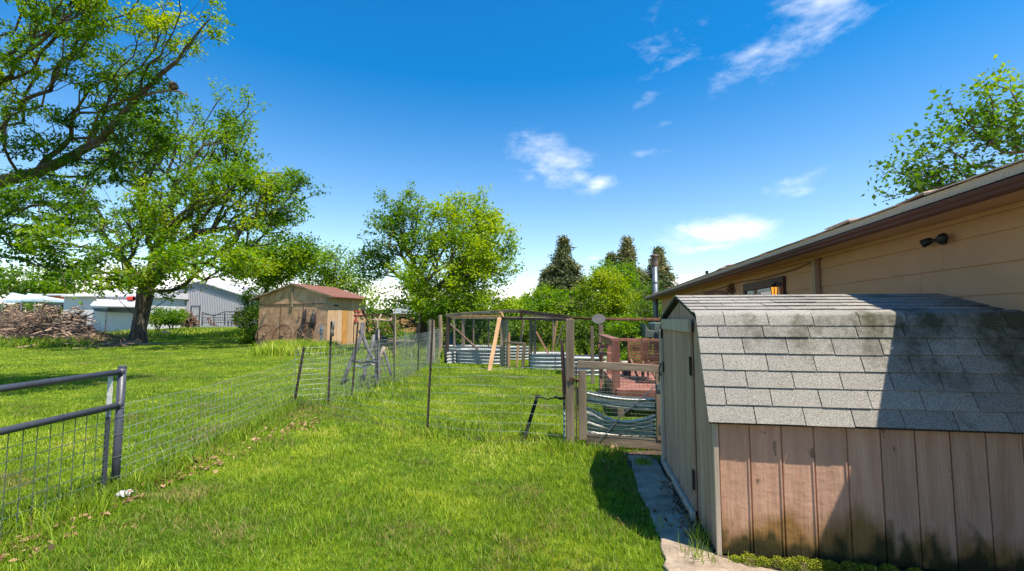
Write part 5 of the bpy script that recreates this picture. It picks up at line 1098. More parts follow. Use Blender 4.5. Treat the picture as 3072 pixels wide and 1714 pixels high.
# white box beyond coop at right, white chair
p = on(1697, 24); wb = thing('beehive', 'small white slatted box standing in the greenery right of the coop door', 'box', tuple(p)); q = at(1697, 991, 24); mb = MB()
for i in range(3): mb.box((q.x, 24, q.z+.08-i*.17+.1), (.5, .4, .15))
mb.build('box_body', WHT, wb, bevel=.01); mb = MB(); mb.box((q.x, 24, (q.z-.35)/2), (.3, .3, q.z-.35)); mb.build('stand', DARKWOOD, wb)
p = on(1543, 21); wc = thing('garden_chair', 'white plastic garden chair glimpsed through the coop door', 'chair', tuple(p)); 
for nm, bxs in (('backrest', [((0, .2, .72), (.42, .04, .4))]), ('seat', [((0, 0, .45), (.44, .44, .04))])):
    mb = MB(); [mb.box(p+Vector(c_), s_) for c_, s_ in bxs]; mb.build(nm, WHT, wc, bevel=.01)
for sx in (-.18, .18):
    for sy in (-.18, .18): mb = MB(); mb.box(p+Vector((sx, sy, .215)), (.04, .04, .43)); mb.build('leg', WHT, wc)
ck = at(1640, 988, 15); 
# guy lines on the big tree
TB = on(411, 29.8)
for (x0, y0, x1, y1, lab) in ((357, 901, 402, 945, 'dark guy rope slanting up left from the big tree trunk'), (512, 891, 440, 940, 'dark guy rope slanting up right from the big tree trunk')):
    mb = MB(); mb.tube([at(x0, y0, 29), at(x1, y1, 29.6)], .025, 5); o = mb.build('guy_rope', IRON, loc=tuple(at(x1, y1, 29.6))); tag(o, lab, 'rope')
for (x, y, r) in ((637, 990, .55), (716, 992, .35), (497, 985, .28)):
    p = gr(x, y, .02) if False else on(x, 38 if r > .3 else 37); rs = MB(); rng_ = random.Random(x); prof = []
    rs.lathe(p-UZ*.05, [(r, 0), (r*.95, .08 if r > .3 else .35), (r*.6, .13 if r > .3 else .5)], 9); o = rs.build('pale_stone', CONC, loc=tuple(p)); tag(o, {637: 'flat pale stone slab lying in the grass before the ranch gate', 716: 'small flat pale stone right of the slab near the corral', 497: 'upright whitish stone in front of the round green shrub'}[x], 'stone')
# ================================================================ trees
def V3(p): return np.array(p)
# big maple
tb0 = TB; 
trk = [(tb0+Vector((.05, 0, -.1)), .66), (tb0+Vector((.1, 0, .3)), .50), (at(417, 985, 29.8), .42), (at(428, 930, 29.8), .42), (at(436, 880, 29.8), .48), (at(440, 862, 29.8), .42)]
def E(x, y, Y, rx, ry, rz, n): return (at(x, y, Y), (rx, ry, rz), n)
limbs = [at(x, y, Y) for (x, y, Y) in [(470, 790, 29.8), (500, 700, 30), (480, 600, 30), (560, 790, 29), (640, 760, 28.5), (700, 800, 28.5), (440, 700, 30.5), (420, 590, 30.5), (400, 480, 31), (560, 850, 28.5), (360, 760, 30), (300, 800, 29.5), (520, 560, 30), (600, 620, 29.5)]]
tree('maple_tree', 'large spreading maple with a thick leaning trunk in the middle of the left lawn', 'tree', trk,
     [E(560, 480, 30, 4.6, 3.5, 4.1, 400), E(650, 640, 28, 4.9, 3.6, 3.4, 330), E(420, 560, 30, 4.8, 3.5, 4.4, 260), E(790, 600, 29.5, 3.0, 2.6, 1.9, 150), E(860, 570, 29.5, 2.0, 1.5, 1.2, 60), E(330, 740, 26, 3.9, 3.5, 2.3, 150), E(640, 790, 24.5, 2.6, 3, .9, 110), E(300, 830, 23.8, 2.4, 2.5, .8, 70), E(700, 330, 30, 1.7, 1.5, 1.5, 35), E(480, 850, 28, 2.2, 2, .9, 30)],
     LEAF_MAPLE, BARK, k=30, spread=.24, L=.18, W=.105, seed=3, rtip=.016, power=.50, step=.7, w=.30, gap=.85, gscale=.55, hollow=.6, extra=[V3(p) for p in limbs], flat=.75, up=.7, tones=(.35, 1.0), droop=.1)
# near tree: trunk out of frame at the left, limbs reach in overhead
ntk = [(Vector((-15.2, 10.6, -.1)), .42), (Vector((-15.1, 10.6, 1.2)), .36), (Vector((-14.9, 10.5, 2.6)), .34), (Vector((-14.3, 10.4, 3.4)), .26)]+[(at(x, y, Y), r) for x, y, Y, r in ((-120, 575, 10.5, .17), (0, 545, 10.4, .14), (110, 520, 10.3, .12), (200, 478, 10.3, .10), (300, 420, 10.2, .085), (360, 350, 10.1, .07), (420, 285, 10.1, .058), (480, 225, 10, .05), (530, 185, 10, .04), (560, 140, 9.9, .028), (600, 90, 9.8, .02), (640, 45, 9.8, .012))]
LM = []
def limb(pts, seedx=0):
    for (x, y, Y) in pts: LM.append(V3(at(x, y, Y)))
limb([(-60, 560, 10.5), (60, 530, 10.4), (170, 500, 10.3), (300, 420, 10.2), (400, 310, 10.1), (470, 230, 10), (530, 180, 10), (580, 120, 9.9), (640, 50, 9.8)])
limb([(150, 520, 10.2), (260, 525, 10.0), (360, 480, 9.9)]); limb([(0, 400, 10), (0, 240, 9.5), (90, 150, 9.3), (180, 60, 9.2), (250, 0, 9)])
limb([(120, 200, 9.5), (260, 190, 9.5), (400, 170, 9.4), (470, 110, 9.3)]); limb([(100, 210, 9.6), (300, 240, 9.8), (430, 285, 10), (520, 265, 10)])
limb([(60, 330, 10), (170, 335, 10)]); limb([(80, 640, 9.6), (150, 740, 9.5), (190, 820, 9.4), (200, 900, 9.4)]); limb([(40, 620, 10), (120, 690, 9.8), (150, 780, 9.8)])
tree('near_tree', 'near tree whose limbs and leafy twigs hang into the top left corner', 'tree', ntk,
     [E(150, 130, 9.5, 2.2, 1.6, 1.5, 300), E(330, 60, 9.5, 1.5, 1.2, .9, 140), E(80, 330, 9.8, 1.4, 1.5, 1.2, 150), E(380, 400, 10, 1.05, .9, .75, 110), E(340, 250, 10, 1.3, .8, .6, 80), E(120, 590, 9.6, 1.3, 1, .55, 130), E(150, 700, 9.6, 1.5, 1.2, .75, 140), E(200, 480, 10, 1.3, 1, .5, 60), E(40, 760, 9.8, 1.1, 1, .6, 30), E(250, 770, 9.8, .9, .8, .5, 25), E(560, 110, 9.9, .75, .6, .7, 26), E(640, 60, 9.9, .35, .4, .4, 9), E(-150, 200, 10, 1.8, 1.8, 2, 50), E(200, -220, 9, 2.4, 2, 1.0, 110), E(480, -90, 9.2, 1.2, 1, .5, 30)],
     LEAF_MAPLE, BARKN, k=50, spread=.10, L=.085, W=.036, seed=21, rtip=.0045, power=.50, step=.3, w=.22, gap=.45, gscale=1.1, hollow=.1, extra=LM, flat=.5, up=1.0, droop=.3, tones=(.15, .95), bare=.5, rmax=.10, fork=3)
# bare twigs hanging from the near tree's low limb are part of the tree above; squirrel nest
nq = at(520, 262, 10); mb = MB(); rnd = random.Random(2)
for i in range(120): d = Vector((rnd.gauss(0, 1), rnd.gauss(0, 1), rnd.gauss(0, .7))).normalized(); c = nq+d*.07*rnd.random()+Vector((0, 0, .02)); e_ = d.orthogonal().normalized()*.08; mb.tube([c-e_, c+d*.03, c+e_], .005, 3)
mb.tube([at(380, 300, 10.05), at(440, 285, 10.02), at(500, 272, 10), at(540, 275, 10), at(566, 290, 10)], [.022, .024, .022, .018, .012], 6); mb.tube([at(380, 300, 10.05), at(300, 330, 10.1), at(255, 450, 10.2)], [.022, .028, .035], 6)
o = mb.build('twig_nest', M('nest_twigs', [(.3, (.10, .06, .03)), (.7, (.26, .17, .09))], 20, tone=.4), loc=tuple(nq)); tag(o, 'broken grey dead branch with a ragged clump of twigs in the near tree', 'nest')
def simple_tree(name, label, x, Y, base_r, top, ells, lm, **kw):
    b_ = on(x, Y); t_ = at(*top, Y); trunk = [(b_-UZ*.1, base_r*1.3), (b_.lerp(t_, .3), base_r), (b_.lerp(t_, .65), base_r*.9), (t_, base_r*.8)]
    return tree(name, label, 'tree', trunk, ells, lm, BARK, **kw)
simple_tree('maple_tree', 'bright green rounded maple rising behind the gap between shed and coop', 1256, 22, .16, (1262, 900),
     [E(1400, 720, 22, 2.3, 2, 1.75, 420), E(1330, 830, 22, 2.4, 2, 1.1, 280), E(1480, 790, 22.5, 1.3, 1.4, 1.2, 130), E(1270, 890, 21.5, 1.6, 1.2, .6, 45), E(1440, 900, 22, 2.0, 1.5, .55, 130), E(1300, 925, 21.5, 1.6, 1, .5, 80), E(1400, 940, 21.5, 1.3, 1, .35, 50), E(1140, 900, 22, .8, .8, .5, 16), E(1345, 605, 22, .12, .12, .5, 6), E(1425, 610, 22, .15, .12, .55, 7), E(1400, 620, 22, .2, .12, .4, 6), E(1480, 650, 22, .15, .12, .5, 8), E(1530, 700, 22, .3, .2, .3, 8), E(1380, 600, 22, .1, .1, .5, 6), E(1450, 600, 22, .1, .1, .55, 6), E(1365, 640, 22, .3, .3, .4, 14), E(1440, 640, 22, .3, .3, .4, 14), E(1300, 640, 22, .12, .1, .5, 5)],
     LEAF_BRIGHT, k=36, spread=.19, L=.12, W=.07, seed=31, rtip=.008, step=.4, gap=.4, gscale=.8, hollow=.3, tones=(.5, 1.1))
# twigs poking out: extra tall shoots handled by a second, thinner tree on the left
simple_tree('ash_tree', 'sparser tree with upright shoots leaning left of the bright rounded maple', 1290, 23, .13, (1235, 850),
     [E(1160, 720, 23, 1.4, 1.1, 1.5, 130), E(1210, 650, 23, 1.1, 1, 1.2, 90), E(1110, 800, 23, 1.0, .9, .8, 60), E(1250, 740, 23, 1.2, 1, 1.2, 60), E(1225, 580, 23, .35, .3, .6, 9), E(1260, 610, 23, .3, .3, .5, 6), E(1150, 590, 23, .2, .3, .5, 5), E(1300, 650, 23, .5, .4, .5, 8)],
     LEAF_MAPLE, k=30, spread=.15, L=.12, W=.07, seed=33, rtip=.009, step=.4, gap=.1, hollow=.2, tones=(.3, .9))
simple_tree('maple_tree', 'light green tree standing behind the left end of the plywood shed', 800, 36, .2, (800, 850),
     [E(800, 800, 36, 3.2, 2.5, 1.9, 220), E(880, 770, 36, 2.2, 2, 1.6, 130), E(740, 760, 36, 1.6, 1.5, 1.4, 40), E(905, 730, 36, .5, .5, 1.0, 8)],
     LEAF_BRIGHT, k=40, spread=.36, L=.20, W=.12, seed=35, rtip=.013, step=.6, gap=.3, hollow=.2, tones=(.1, .8))
simple_tree('maple_tree', 'airy pale green tree over the right end of the plywood shed roof', 1010, 40, .18, (1010, 860),
     [E(1000, 790, 40, 2.1, 1.8, 1.7, 110), E(1040, 860, 40, 2.2, 2, 1.2, 90), E(950, 850, 40, 2, 1.6, 1.2, 80)],
     LEAF_BRIGHT, k=30, spread=.34, L=.18, W=.11, seed=37, rtip=.016, step=.6, gap=.35, hollow=.2, tones=(.3, .9))
simple_tree('shade_tree', 'full green tree at the far left horizon above the tents', 60, 62, .3, (60, 880),
     [E(55, 845, 62, 4.8, 4, 2.1, 100), E(10, 860, 62, 3, 3, 1.8, 40), E(110, 860, 62, 1.8, 2, 1.3, 30)],
     LEAF_BRIGHT, k=30, spread=.5, L=.34, W=.2, seed=41, rtip=.03, step=1.2, gap=.1, tones=(.0, .6))
simple_tree('shade_tree', 'yellowish low tree right of the full tree at the far left horizon', 150, 66, .2, (150, 890),
     [E(150, 880, 66, 2.6, 2, 1.1, 45), E(215, 878, 66, 2.6, 2, 1.2, 40)], LEAF_YEL, k=30, spread=.4, L=.3, W=.18, seed=42, rtip=.03, step=1.2, tones=(.4, .9))
# right tree over the roof
simple_tree('cherry_tree', 'leafy tree branches reaching over the house roof at the right edge', 3190, 8.2, .14, (3170, 560),
     [E(3090, 360, 8.2, 1.15, .9, .95, 120), E(2900, 400, 8.2, 1.2, .7, .75, 80), E(2760, 520, 8.2, .7, .5, .35, 24), E(2720, 500, 8.2, .5, .3, .2, 10), E(2900, 540, 8.2, .9, .5, .3, 34), E(2700, 570, 8.2, .5, .3, .2, 9), E(2990, 240, 8.2, .35, .3, .4, 9), E(2860, 300, 8.2, .3, .3, .3, 6), E(3200, 300, 8.4, .9, .8, 1.3, 60)],
     LEAF_MAPLE, k=16, spread=.09, L=.085, W=.05, seed=51, rtip=.0045, step=.2, gap=.25, gscale=1.2, hollow=.1, tones=(.15, .8), flat=.8, up=.4, w=.15)
# conifers
def conifer(label, x, Y, ytop, wpx, seed, lean=0, dens=1.0, group='spruces behind the coop', base_y=None, lm=None, bulge=1.0):
    b_ = on(x, Y); top = at(x, ytop, Y); hh = top.z-b_.z; W2 = wpx/F*Y/2; root = thing('spruce_tree', label, 'tree', tuple(b_), group); rng = random.Random(seed)
    mb = MB(); mb.tube([b_, b_.lerp(top, .5), top], [hh*.022, hh*.014, .02], 8); pts = []; nl = int(34*dens)
    for i in range(nl):
        f = .10+.9*i/nl; z = hh*f; rad = 1.4*W2*min(1, (1-f)**.85*1.3)*(1 if f > .25 else .8)*rng.uniform(.75, 1.12); nb = int(9*(1-f)+5)
        for k in range(nb):
            a = rng.uniform(0, 2*math.pi); r = rad*rng.uniform(.65, 1.12); e = Vector((b_.x+math.cos(a)*r, b_.y+math.sin(a)*r, b_.z+z-r*.12+r*.25*f)); s = Vector((b_.x, b_.y, b_.z+z+.1))
            mb.tube([s, s.lerp(e, .5)-UZ*r*.05, e], [.03, .02, .008], 3, caps=False); m_ = max(2, int(r/.22))
            for q in range(m_):
                g_ = .3+.75*q/m_; p = s.lerp(e, g_); pts.append((p.x, p.y, p.z-.05*math.sin(g_*3)))
    mb.build('trunk', BARK, root); pts = np.array(pts); tc = np.array([.62+.6*mnoise.noise(Vector(p)*.5+Vector((seed, 0, 0)))+.12*rng.random() for p in pts])
    V, Fq, t = leaves(pts, 24, .19*Y/40, .26*Y/40, .08*Y/40, .8, tc, seed, .2, .25, .4); npmesh('crown', V, Fq, t, lm or NEEDLE, root); return root
conifer('broad tall spruce, leftmost conifer behind the coop', 1693, 44, 713, 128, 1, dens=1.2)
conifer('shorter bushy spruce foot left of the broad tall spruce', 1640, 46, 815, 85, 2)
conifer('tall pointed spruce behind the yellow-green tree', 1887, 46, 714, 125, 3)
conifer('small distant spruce top left of the tall pointed one', 1839, 52, 762, 85, 4)
conifer('spruce behind the stove pipe', 1980, 46, 746, 125, 5)
# garden greenery behind the coop
def shrub(label, ells, Y, lm, seed, k=40, spread=.16, L=.1, W=.06, group=None, name='shrub', cat='shrub', tones=(.2, .8), stems=6):
    c = ells[0][0]; b_ = Vector((c.x, c.y, hgt(c.x, c.y))); 
    return tree(name, label, cat, [(b_-UZ*.05, .06), (b_+UZ*.12, .05), (b_+UZ*.2, .045)], ells, lm, BARK, k=k, spread=spread, L=L, W=W, seed=seed, rtip=.009, step=.35, w=.05, gap=.1, hollow=.15, tones=tones, group=group, trunk_name='stems', crown_name='foliage')
shrub('glowing yellow-green tree beside the spruces', [E(1810, 900, 27, 1.75, 1.4, 1.45, 190), E(1825, 845, 27, 1.0, 1, .8, 60), E(1760, 960, 27, 1.3, 1.2, .8, 80), E(1880, 960, 27, 1.1, 1, 1.0, 60)], 27, LEAF_YEL, 61, k=50, spread=.2, L=.12, W=.07, name='garden_tree', cat='tree', tones=(.15, .8))
shrub('darker lime tree top rising behind the glowing yellow-green tree', [E(1842, 830, 31, 1.5, 1.2, 1.1, 80), E(1800, 880, 31, 1.6, 1.2, 1.2, 60), E(1890, 900, 31, 1.2, 1, 1.5, 40)], 31, LEAF_BRIGHT, 62, k=40, spread=.25, L=.15, W=.09, name='garden_tree', cat='tree', tones=(.1, .6))
shrub('bright green shrub in front of the broad spruce', [E(1640, 900, 30, 1.6, 1.2, .9, 80), E(1590, 920, 30, 1.2, 1, .6, 40)], 30, LEAF_BRIGHT, 63, spread=.22, L=.15, W=.09, name='garden_tree', cat='tree')
shrub('dense dark green hedge shrub behind the left bay of the coop', [E(1440, 985, 22, 1.7, .8, .75, 150)], 22, LEAF_DARK, 64, k=40, tones=(.3, 1))
shrub('tall green weeds and bush behind the right bay of the coop', [E(1650, 990, 20, 1.0, .8, .75, 110), E(1600, 1000, 20, .6, .5, .6, 40)], 20, LEAF_YEL, 65, tones=(.0, .55))
shrub('green shrub behind the coop door opening', [E(1560, 990, 21, .8, .7, .7, 80)], 21, LEAF_SH, 66)
shrub('dark vine-like shrub behind the tall gate post', [E(1770, 1000, 16, .75, .5, .75, 90), E(1735, 1000, 16, .4, .4, .6, 30)], 16, LEAF_DARK, 67, k=34, spread=.12, L=.08, W=.045, tones=(.2, .8))
shrub('sunlit leafy bush behind the deck railing', [E(1880, 1010, 13.5, .55, .5, .6, 90), E(1905, 1075, 13, .5, .4, .35, 50)], 13, LEAF_BRIGHT, 68, k=40, spread=.10, L=.07, W=.04, tones=(.2, .9))
shrub('bush at the far end of the house behind the metal hopper', [E(1950, 950, 24, 1.2, 1, 1.0, 80), E(1960, 890, 26, 1.1, 1, 1.1, 60)], 24, LEAF_DARK, 69, tones=(.2, .8))
shrub('leafy bush behind the right stretch of the coop beam', [E(1545, 925, 28, 1.6, 1.2, .55, 70), E(1500, 935, 28, 1.3, 1, .5, 40)], 28, LEAF_BRIGHT, 70, spread=.2, L=.14, W=.08, tones=(.2, .8))
shrub('rounded green shrub left of the wood heap, farther from the tree trunk', [E(515, 945, 40, 1.15, 1, .95, 90)], 40, LEAF_MAPLE, 71, spread=.2, L=.14, W=.08, tones=(.3, .9))
shrub('rounded green shrub close to the big tree trunk', [E(478, 955, 40, .95, .8, .75, 70)], 40, LEAF_MAPLE, 72, spread=.2, L=.14, W=.08, tones=(.3, .9))
shrub('rambling bush against the left corner of the plywood shed', [E(752, 955, 30, .95, .8, .75, 90), E(738, 1005, 29, .75, .7, .5, 60)], 30, LEAF_SH, 73, spread=.17, L=.12, W=.06, tones=(.3, 1))
shrub('mass of bushes under the pale tree behind the shed', [E(1150, 990, 34, 2.5, 1, 1.0, 60)], 34, LEAF_DARK, 74, spread=.25, L=.16, W=.1)
shrub('dark leafy brush between grey trunk and coop', [E(1290, 985, 24, 1.2, 1, .9, 80)], 24, LEAF_DARK, 75, tones=(.1, .7))
shrub('green shrub behind the gap between metal barn and plywood shed', [E(770, 905, 40, 1.4, 1, 1.2, 60)], 40, LEAF_DARK, 76, spread=.25, L=.16, W=.1, tones=(.1, .6))
# far-off belt of trees
pts = []; rng = np.random.default_rng(4)
for x in np.arange(-400, 3500, 14):
    Y = 150+rng.normal()*8; c = on(x, Y); h_ = 4.2+1.6*math.sin(x*.011)+1.2*math.sin(x*.037)
    for j in range(12): pts.append((c.x+rng.normal()*1.6, c.y+rng.normal()*2, c.z+rng.uniform(0, 1)*h_))
pts = np.array(pts); V, Fq, t = leaves(pts, 16, .7, 1.0, .7, .8, .4+.3*rng.normal(size=len(pts)), 9)
o = npmesh('treeline', V, Fq, t, LEAF_DARK); tag(o, 'low green belt of far trees along the horizon', 'trees', kind='stuff')
# ================================================================ grass
HN = lambda X, Y, s, o: np.array([mnoise.noise(Vector((x*s+o, y*s, o))) for x, y in zip(X, Y)])
def inpoly(X, Y, P):
    c = np.zeros(len(X), bool); n = len(P); j = n-1
    for i in range(n):
        xi, yi = P[i]; xj, yj = P[j]; m_ = ((yi > Y) != (yj > Y)) & (X < (xj-xi)*(Y-yi)/((yj-yi) or 1e-9)+xi); c ^= m_; j = i
    return c
SHEDP = [tuple(S(*q, 0)[:2]) for q in ((-.02, 0), (-.02, 3), (2.05, 3), (2.0, 0))]
HOUSEP = [tuple(H(*q, 0)[:2]) for q in ((2.9, -5), (2.9, 18.3), (14, 18.3), (14, -5))]
DKP = [(p.x, p.y) for p in dk]; BSP = [tuple(B(g_, s_, 0)[:2]) for g_, s_ in ((0, 0), (6, 0), (6, 3.3), (0, 3.3))]
STP = [(p.x, p.y) for p in sp]
def excl(X, Y):
    m_ = np.zeros(len(X), bool)
    for P in (PATHPOLY, SHEDP, HOUSEP, DKP, BSP, STP): m_ |= inpoly(X, Y, P)
    return m_
parts = []
def snoise(X, Y, s, o):   # cheap smooth field
    return (np.sin(X*s+o)+np.sin(Y*s*1.3+o*2)+np.sin((X+Y)*s*.7+o*3)+np.sin((X-Y*.6)*s*1.9+o*5)+np.sin((X*.4+Y)*s*2.9+o*7))/5
def zone(d0, d1, dens, h, w, seg, seed):
    rng = np.random.default_rng(seed); n = int(dens*1.32*(d1*d1-d0*d0)); Y = np.sqrt(rng.uniform(d0*d0, d1*d1, n)); X = Y*rng.uniform(-1.32, 1.32, n)*1.0
    # clumping: pull towards random tuft centres
    k = rng.uniform(0, 1, n) < .5; X = np.where(k, X, np.round(X/.13+rng.uniform(-.0, .0, n))*.13+rng.normal(size=n)*.028+.04*np.sin(np.round(X/.13)*7+np.round(Y/.13)*3)); Y = np.where(k, Y, np.round(Y/.13)*.13+rng.normal(size=n)*.028+.04*np.cos(np.round(X/.13)*5))
    m_ = (Y < d0*.9) | excl(X, Y); X = X[~m_]; Y = Y[~m_]
    hh = h*(1+.45*snoise(X, Y, 2.3, 1)+.35*snoise(X, Y, 9, 2)); tn = np.clip(.5+.36*snoise(X, Y, 1.1, 3)+.26*snoise(X, Y, 6, 4)+rng.normal(size=len(X))*.16, 0, 1)
    pen = (Y > 6.2) & (Y < 15) & (X > -3.4) & (X < 1.2); tn = np.where(pen, np.clip(tn+.10*np.sign(np.sin((X*.9+Y*.42)*5.6)), 0, 1), tn)
    # straw patches along the fence feet
    for (a, b_, w_) in ((Vector((-3.6, 2, 0)), K1, .22), (K1, K2, .28), (K2+Vector((.35, -.1, 0)), gr(1182, 1150)+Vector((.5, 0, 0)), .22), (gr(1282, 1306), K2, .15), (gr(1282, 1306), G0, .15), (G0+Vector((.15, -.35, 0)), Gp(.75, .4, 0), .16)):
        ax, ay = a.x, a.y; bx, by = b_.x, b_.y; L2 = (bx-ax)**2+(by-ay)**2; f = np.clip(((X-ax)*(bx-ax)+(Y-ay)*(by-ay))/L2, 0, 1); dd = np.hypot(X-ax-f*(bx-ax), Y-ay-f*(by-ay))
        q = (dd < w_*(1+.6*snoise(X, Y, 3.5, 9))); r_ = rng.random(len(X)); tn = np.where(q & (r_ < .30), rng.uniform(0, .12, len(X)), tn); hh = np.where(q & (r_ > .72), hh*1.9, hh)
    nl = len(X); q = rng.random(nl) < .035; tn = np.where(q, .03, tn)
    parts.append(blades(None, X, Y, hh, w, seed, .75, tn, seg))
zone(2.0, 5.0, 6000, .055, .0042, 2, 1); zone(5.0, 8.5, 3200, .050, .0062, 2, 2); zone(8.5, 14, 1200, .048, .012, 1, 3); zone(14, 24, 520, .045, .020, 1, 4); zone(24, 46, 260, .05, .045, 1, 5)
# taller tufts at post feet, path edge, gate, weeds
def tuft(cx, cy, r, n, h, w, seed, tone=.45, lean=.6):
    rng = np.random.default_rng(seed); X = cx+rng.normal(size=n)*r; Y = cy+rng.normal(size=n)*r*.8; m_ = ~excl(X, Y); X, Y = X[m_], Y[m_]
    parts.append(blades(None, X, Y, np.full(len(X), h), w, seed, lean, np.clip(tone+rng.normal(size=len(X))*.18, 0, 1), 2))
ti = 100
for (p, r, n, h, w) in [(K1, .16, 420, .16, .006), (K1+Vector((.02, -.6, 0)), .2, 500, .2, .006), (K1+Vector((.02, -1.3, 0)), .22, 500, .2, .006), (K2, .22, 450, .2, .010), (G0+Vector((-.1, -.12, 0)), .18, 500, .14, .007), (G0+Vector((.18, -.3, 0)), .22, 500, .12, .007), (gr(1282, 1306), .15, 200, .16, .008), (gr(1350, 1300), .35, 500, .14, .008),
                        (gr(986, 1215), .3, 260, .16, .010), (gr(1055, 1195), .35, 300, .18, .011), (gr(1133, 1163), .4, 350, .22, .012), (gr(1650, 1118), .7, 500, .16, .014), (gr(1360, 1105), .6, 300, .16, .014)]: tuft(p.x, p.y, r, n, h, w, ti); ti += 1
rng = np.random.default_rng(77)
for i in range(30): f = i/29; p = K1.lerp(K2, f); tuft(p.x+.05+rng.normal()*.05, p.y, .12, 110, .15, .008, ti); ti += 1
for i in range(34):                                          # weed bed in front of the wagon wheels
    x = rng.uniform(800, 1000); Y = rng.uniform(20, 25.2); p = on(x, Y); tuft(p.x, p.y, .35, 170, rng.uniform(.22, .5), .03, ti, rng.uniform(.45, .9)); ti += 1
for i in range(60): x = rng.uniform(380, 800); p = on(x, rng.uniform(36, 42)); tuft(p.x, p.y, .9, 120, rng.uniform(.15, .45), .05, ti, rng.uniform(.3, .8)); ti += 1
for i in range(40): x = rng.uniform(-60, 270); p = on(x, rng.uniform(26.2, 27.5)); tuft(p.x, p.y, .6, 150, rng.uniform(.2, .6), .04, ti, rng.uniform(.2, .5)); ti += 1
for i in range(50): x = rng.uniform(-100, 420); p = on(x, rng.uniform(31, 40)); tuft(p.x, p.y, 1.2, 110, rng.uniform(.2, .45), .05, ti, rng.uniform(.0, .35)); ti += 1
for i in range(60): x = rng.uniform(1090, 1730); p = on(x, rng.uniform(18.5, 26)); tuft(p.x, p.y, .5, 120, rng.uniform(.2, .6), .03, ti, rng.uniform(.3, .9)); ti += 1
for (s_, r_, n, h) in ((-.05, -.22, 14, .10), (.08, -.10, 34, .17), (.22, -.06, 24, .12), (-.12, -.1, 40, .10), (.35, -.30, 16, .08), (1.9, -.25, 200, .07), (2.15, -.5, 220, .08), (2.1, -.05, 120, .06), (-.3, .4, 60, .08), (-.25, .8, 50, .1)):
    c = S(s_, r_, 0); rg = np.random.default_rng(ti); ti += 1; X = c.x+rg.normal(size=n)*.05; Y = c.y+rg.normal(size=n)*.05; V, Fq, t = blades(None, X, Y, np.full(n, h), .005, ti, .6, np.clip(.4+rg.normal(size=n)*.15, 0, 1), 2); V[:, 2] += .02; parts.append((V, Fq, t))
V, Fq, t = merge(parts); o = npmesh('grass', V, Fq, t, GRASSM); tag(o, 'bright green lawn grass, longer along the fences', 'grass', kind='stuff')
# dry leaf litter at the fence foot
LIT = leafmat('dry_leaf', [(0, (.14, .075, .035)), (.5, (.30, .17, .09)), (1, (.46, .30, .17))], .1)
cl = []; rng = np.random.default_rng(6)
def lit(x, y, r, n):
    p = gr(x, y); n = int(n*.45); r *= 1.4
    for _ in range(n): cl.append((p.x+rng.normal()*r, p.y+rng.normal()*r, .012+abs(rng.normal())*.018))
for (x, y, r, n) in ((55, 1660, .10, 60), (100, 1640, .07, 26), (265, 1560, .06, 34), (385, 1508, .05, 26), (345, 1590, .04, 6), (505, 1445, .07, 60), (560, 1418, .09, 60), (630, 1390, .09, 60), (700, 1360, .08, 34), (800, 1320, .1, 50), (870, 1290, .14, 90), (905, 1275, .12, 80), (1650, 1350, .03, 7), (440, 1470, .05, 6), (2050, 1480, .12, 30), (2080, 1560, .1, 24), (1850, 1375, .15, 26)): lit(x, y, r, n)
V, Fq, t = leaves(np.array(cl), 2, .02, .045, .032, .3, None, 3, 1.2, 0, .9); o = npmesh('leaf_litter', V, Fq, t, LIT); tag(o, 'dry brown leaves scattered along the foot of the wire fence', 'dead leaves', kind='stuff')
cl = []
for _ in range(240): 
    x = rng.uniform(1990, 2100); y = rng.uniform(1400, 1640); p = gr(x, y); q = S(0, 0, 0); w_ = p-C0; cl.append((p.x, p.y, .03)) if -.16 < w_.dot(Rr) < -.02 else None
if cl:
    V, Fq, t = leaves(np.array(cl), 3, .02, .03, .015, .2, None, 5, 1, 0, .9); o = npmesh('debris', V, Fq, t, LIT); tag(o, 'dark leaf debris along the shed side of the concrete path', 'debris', kind='stuff')
# orange leaf-like scrap and plastic bag scrap at the panel post
p = gr(376, 1494); mb = MB(); rnd = random.Random(4); rows = [[p+Vector(((i-3)*.018, (j-3)*.014, .02+rnd.random()*.05)) for i in range(7)] for j in range(7)]; mb.sheet(rows); o = mb.build('plastic_scrap', M('crumpled_white', [(.3, (.5, .52, .56)), (.7, (.7, .72, .75))], 8, rough=.4), loc=tuple(p)); tag(o, 'crumpled whitish plastic scrap at the foot of the pipe panel post', 'litter')
# patches of bare earth at the big tree
p = on(411, 28.6); poly_ = [p+Vector((math.cos(a)*(2.2+.5*math.sin(a*3)), math.sin(a)*(.9+.2*math.sin(a*5)), .0)) for a in [i*math.pi/14 for i in range(28)]]
mb = MB(); mb.add([Vector((q.x, q.y, hgt(q.x, q.y)+.03)) for q in poly_]+[Vector((p.x, p.y, p.z+.12))], [(i, (i+1) % 28, 28) for i in range(28)]); o = mb.build('bare_earth', M('dry_earth', [(.35, (.10, .19, .02)), (.5, (.26, .19, .09)), (.7, (.36, .25, .14))], 2.5, bump=.4), loc=None); tag(o, kind='structure')
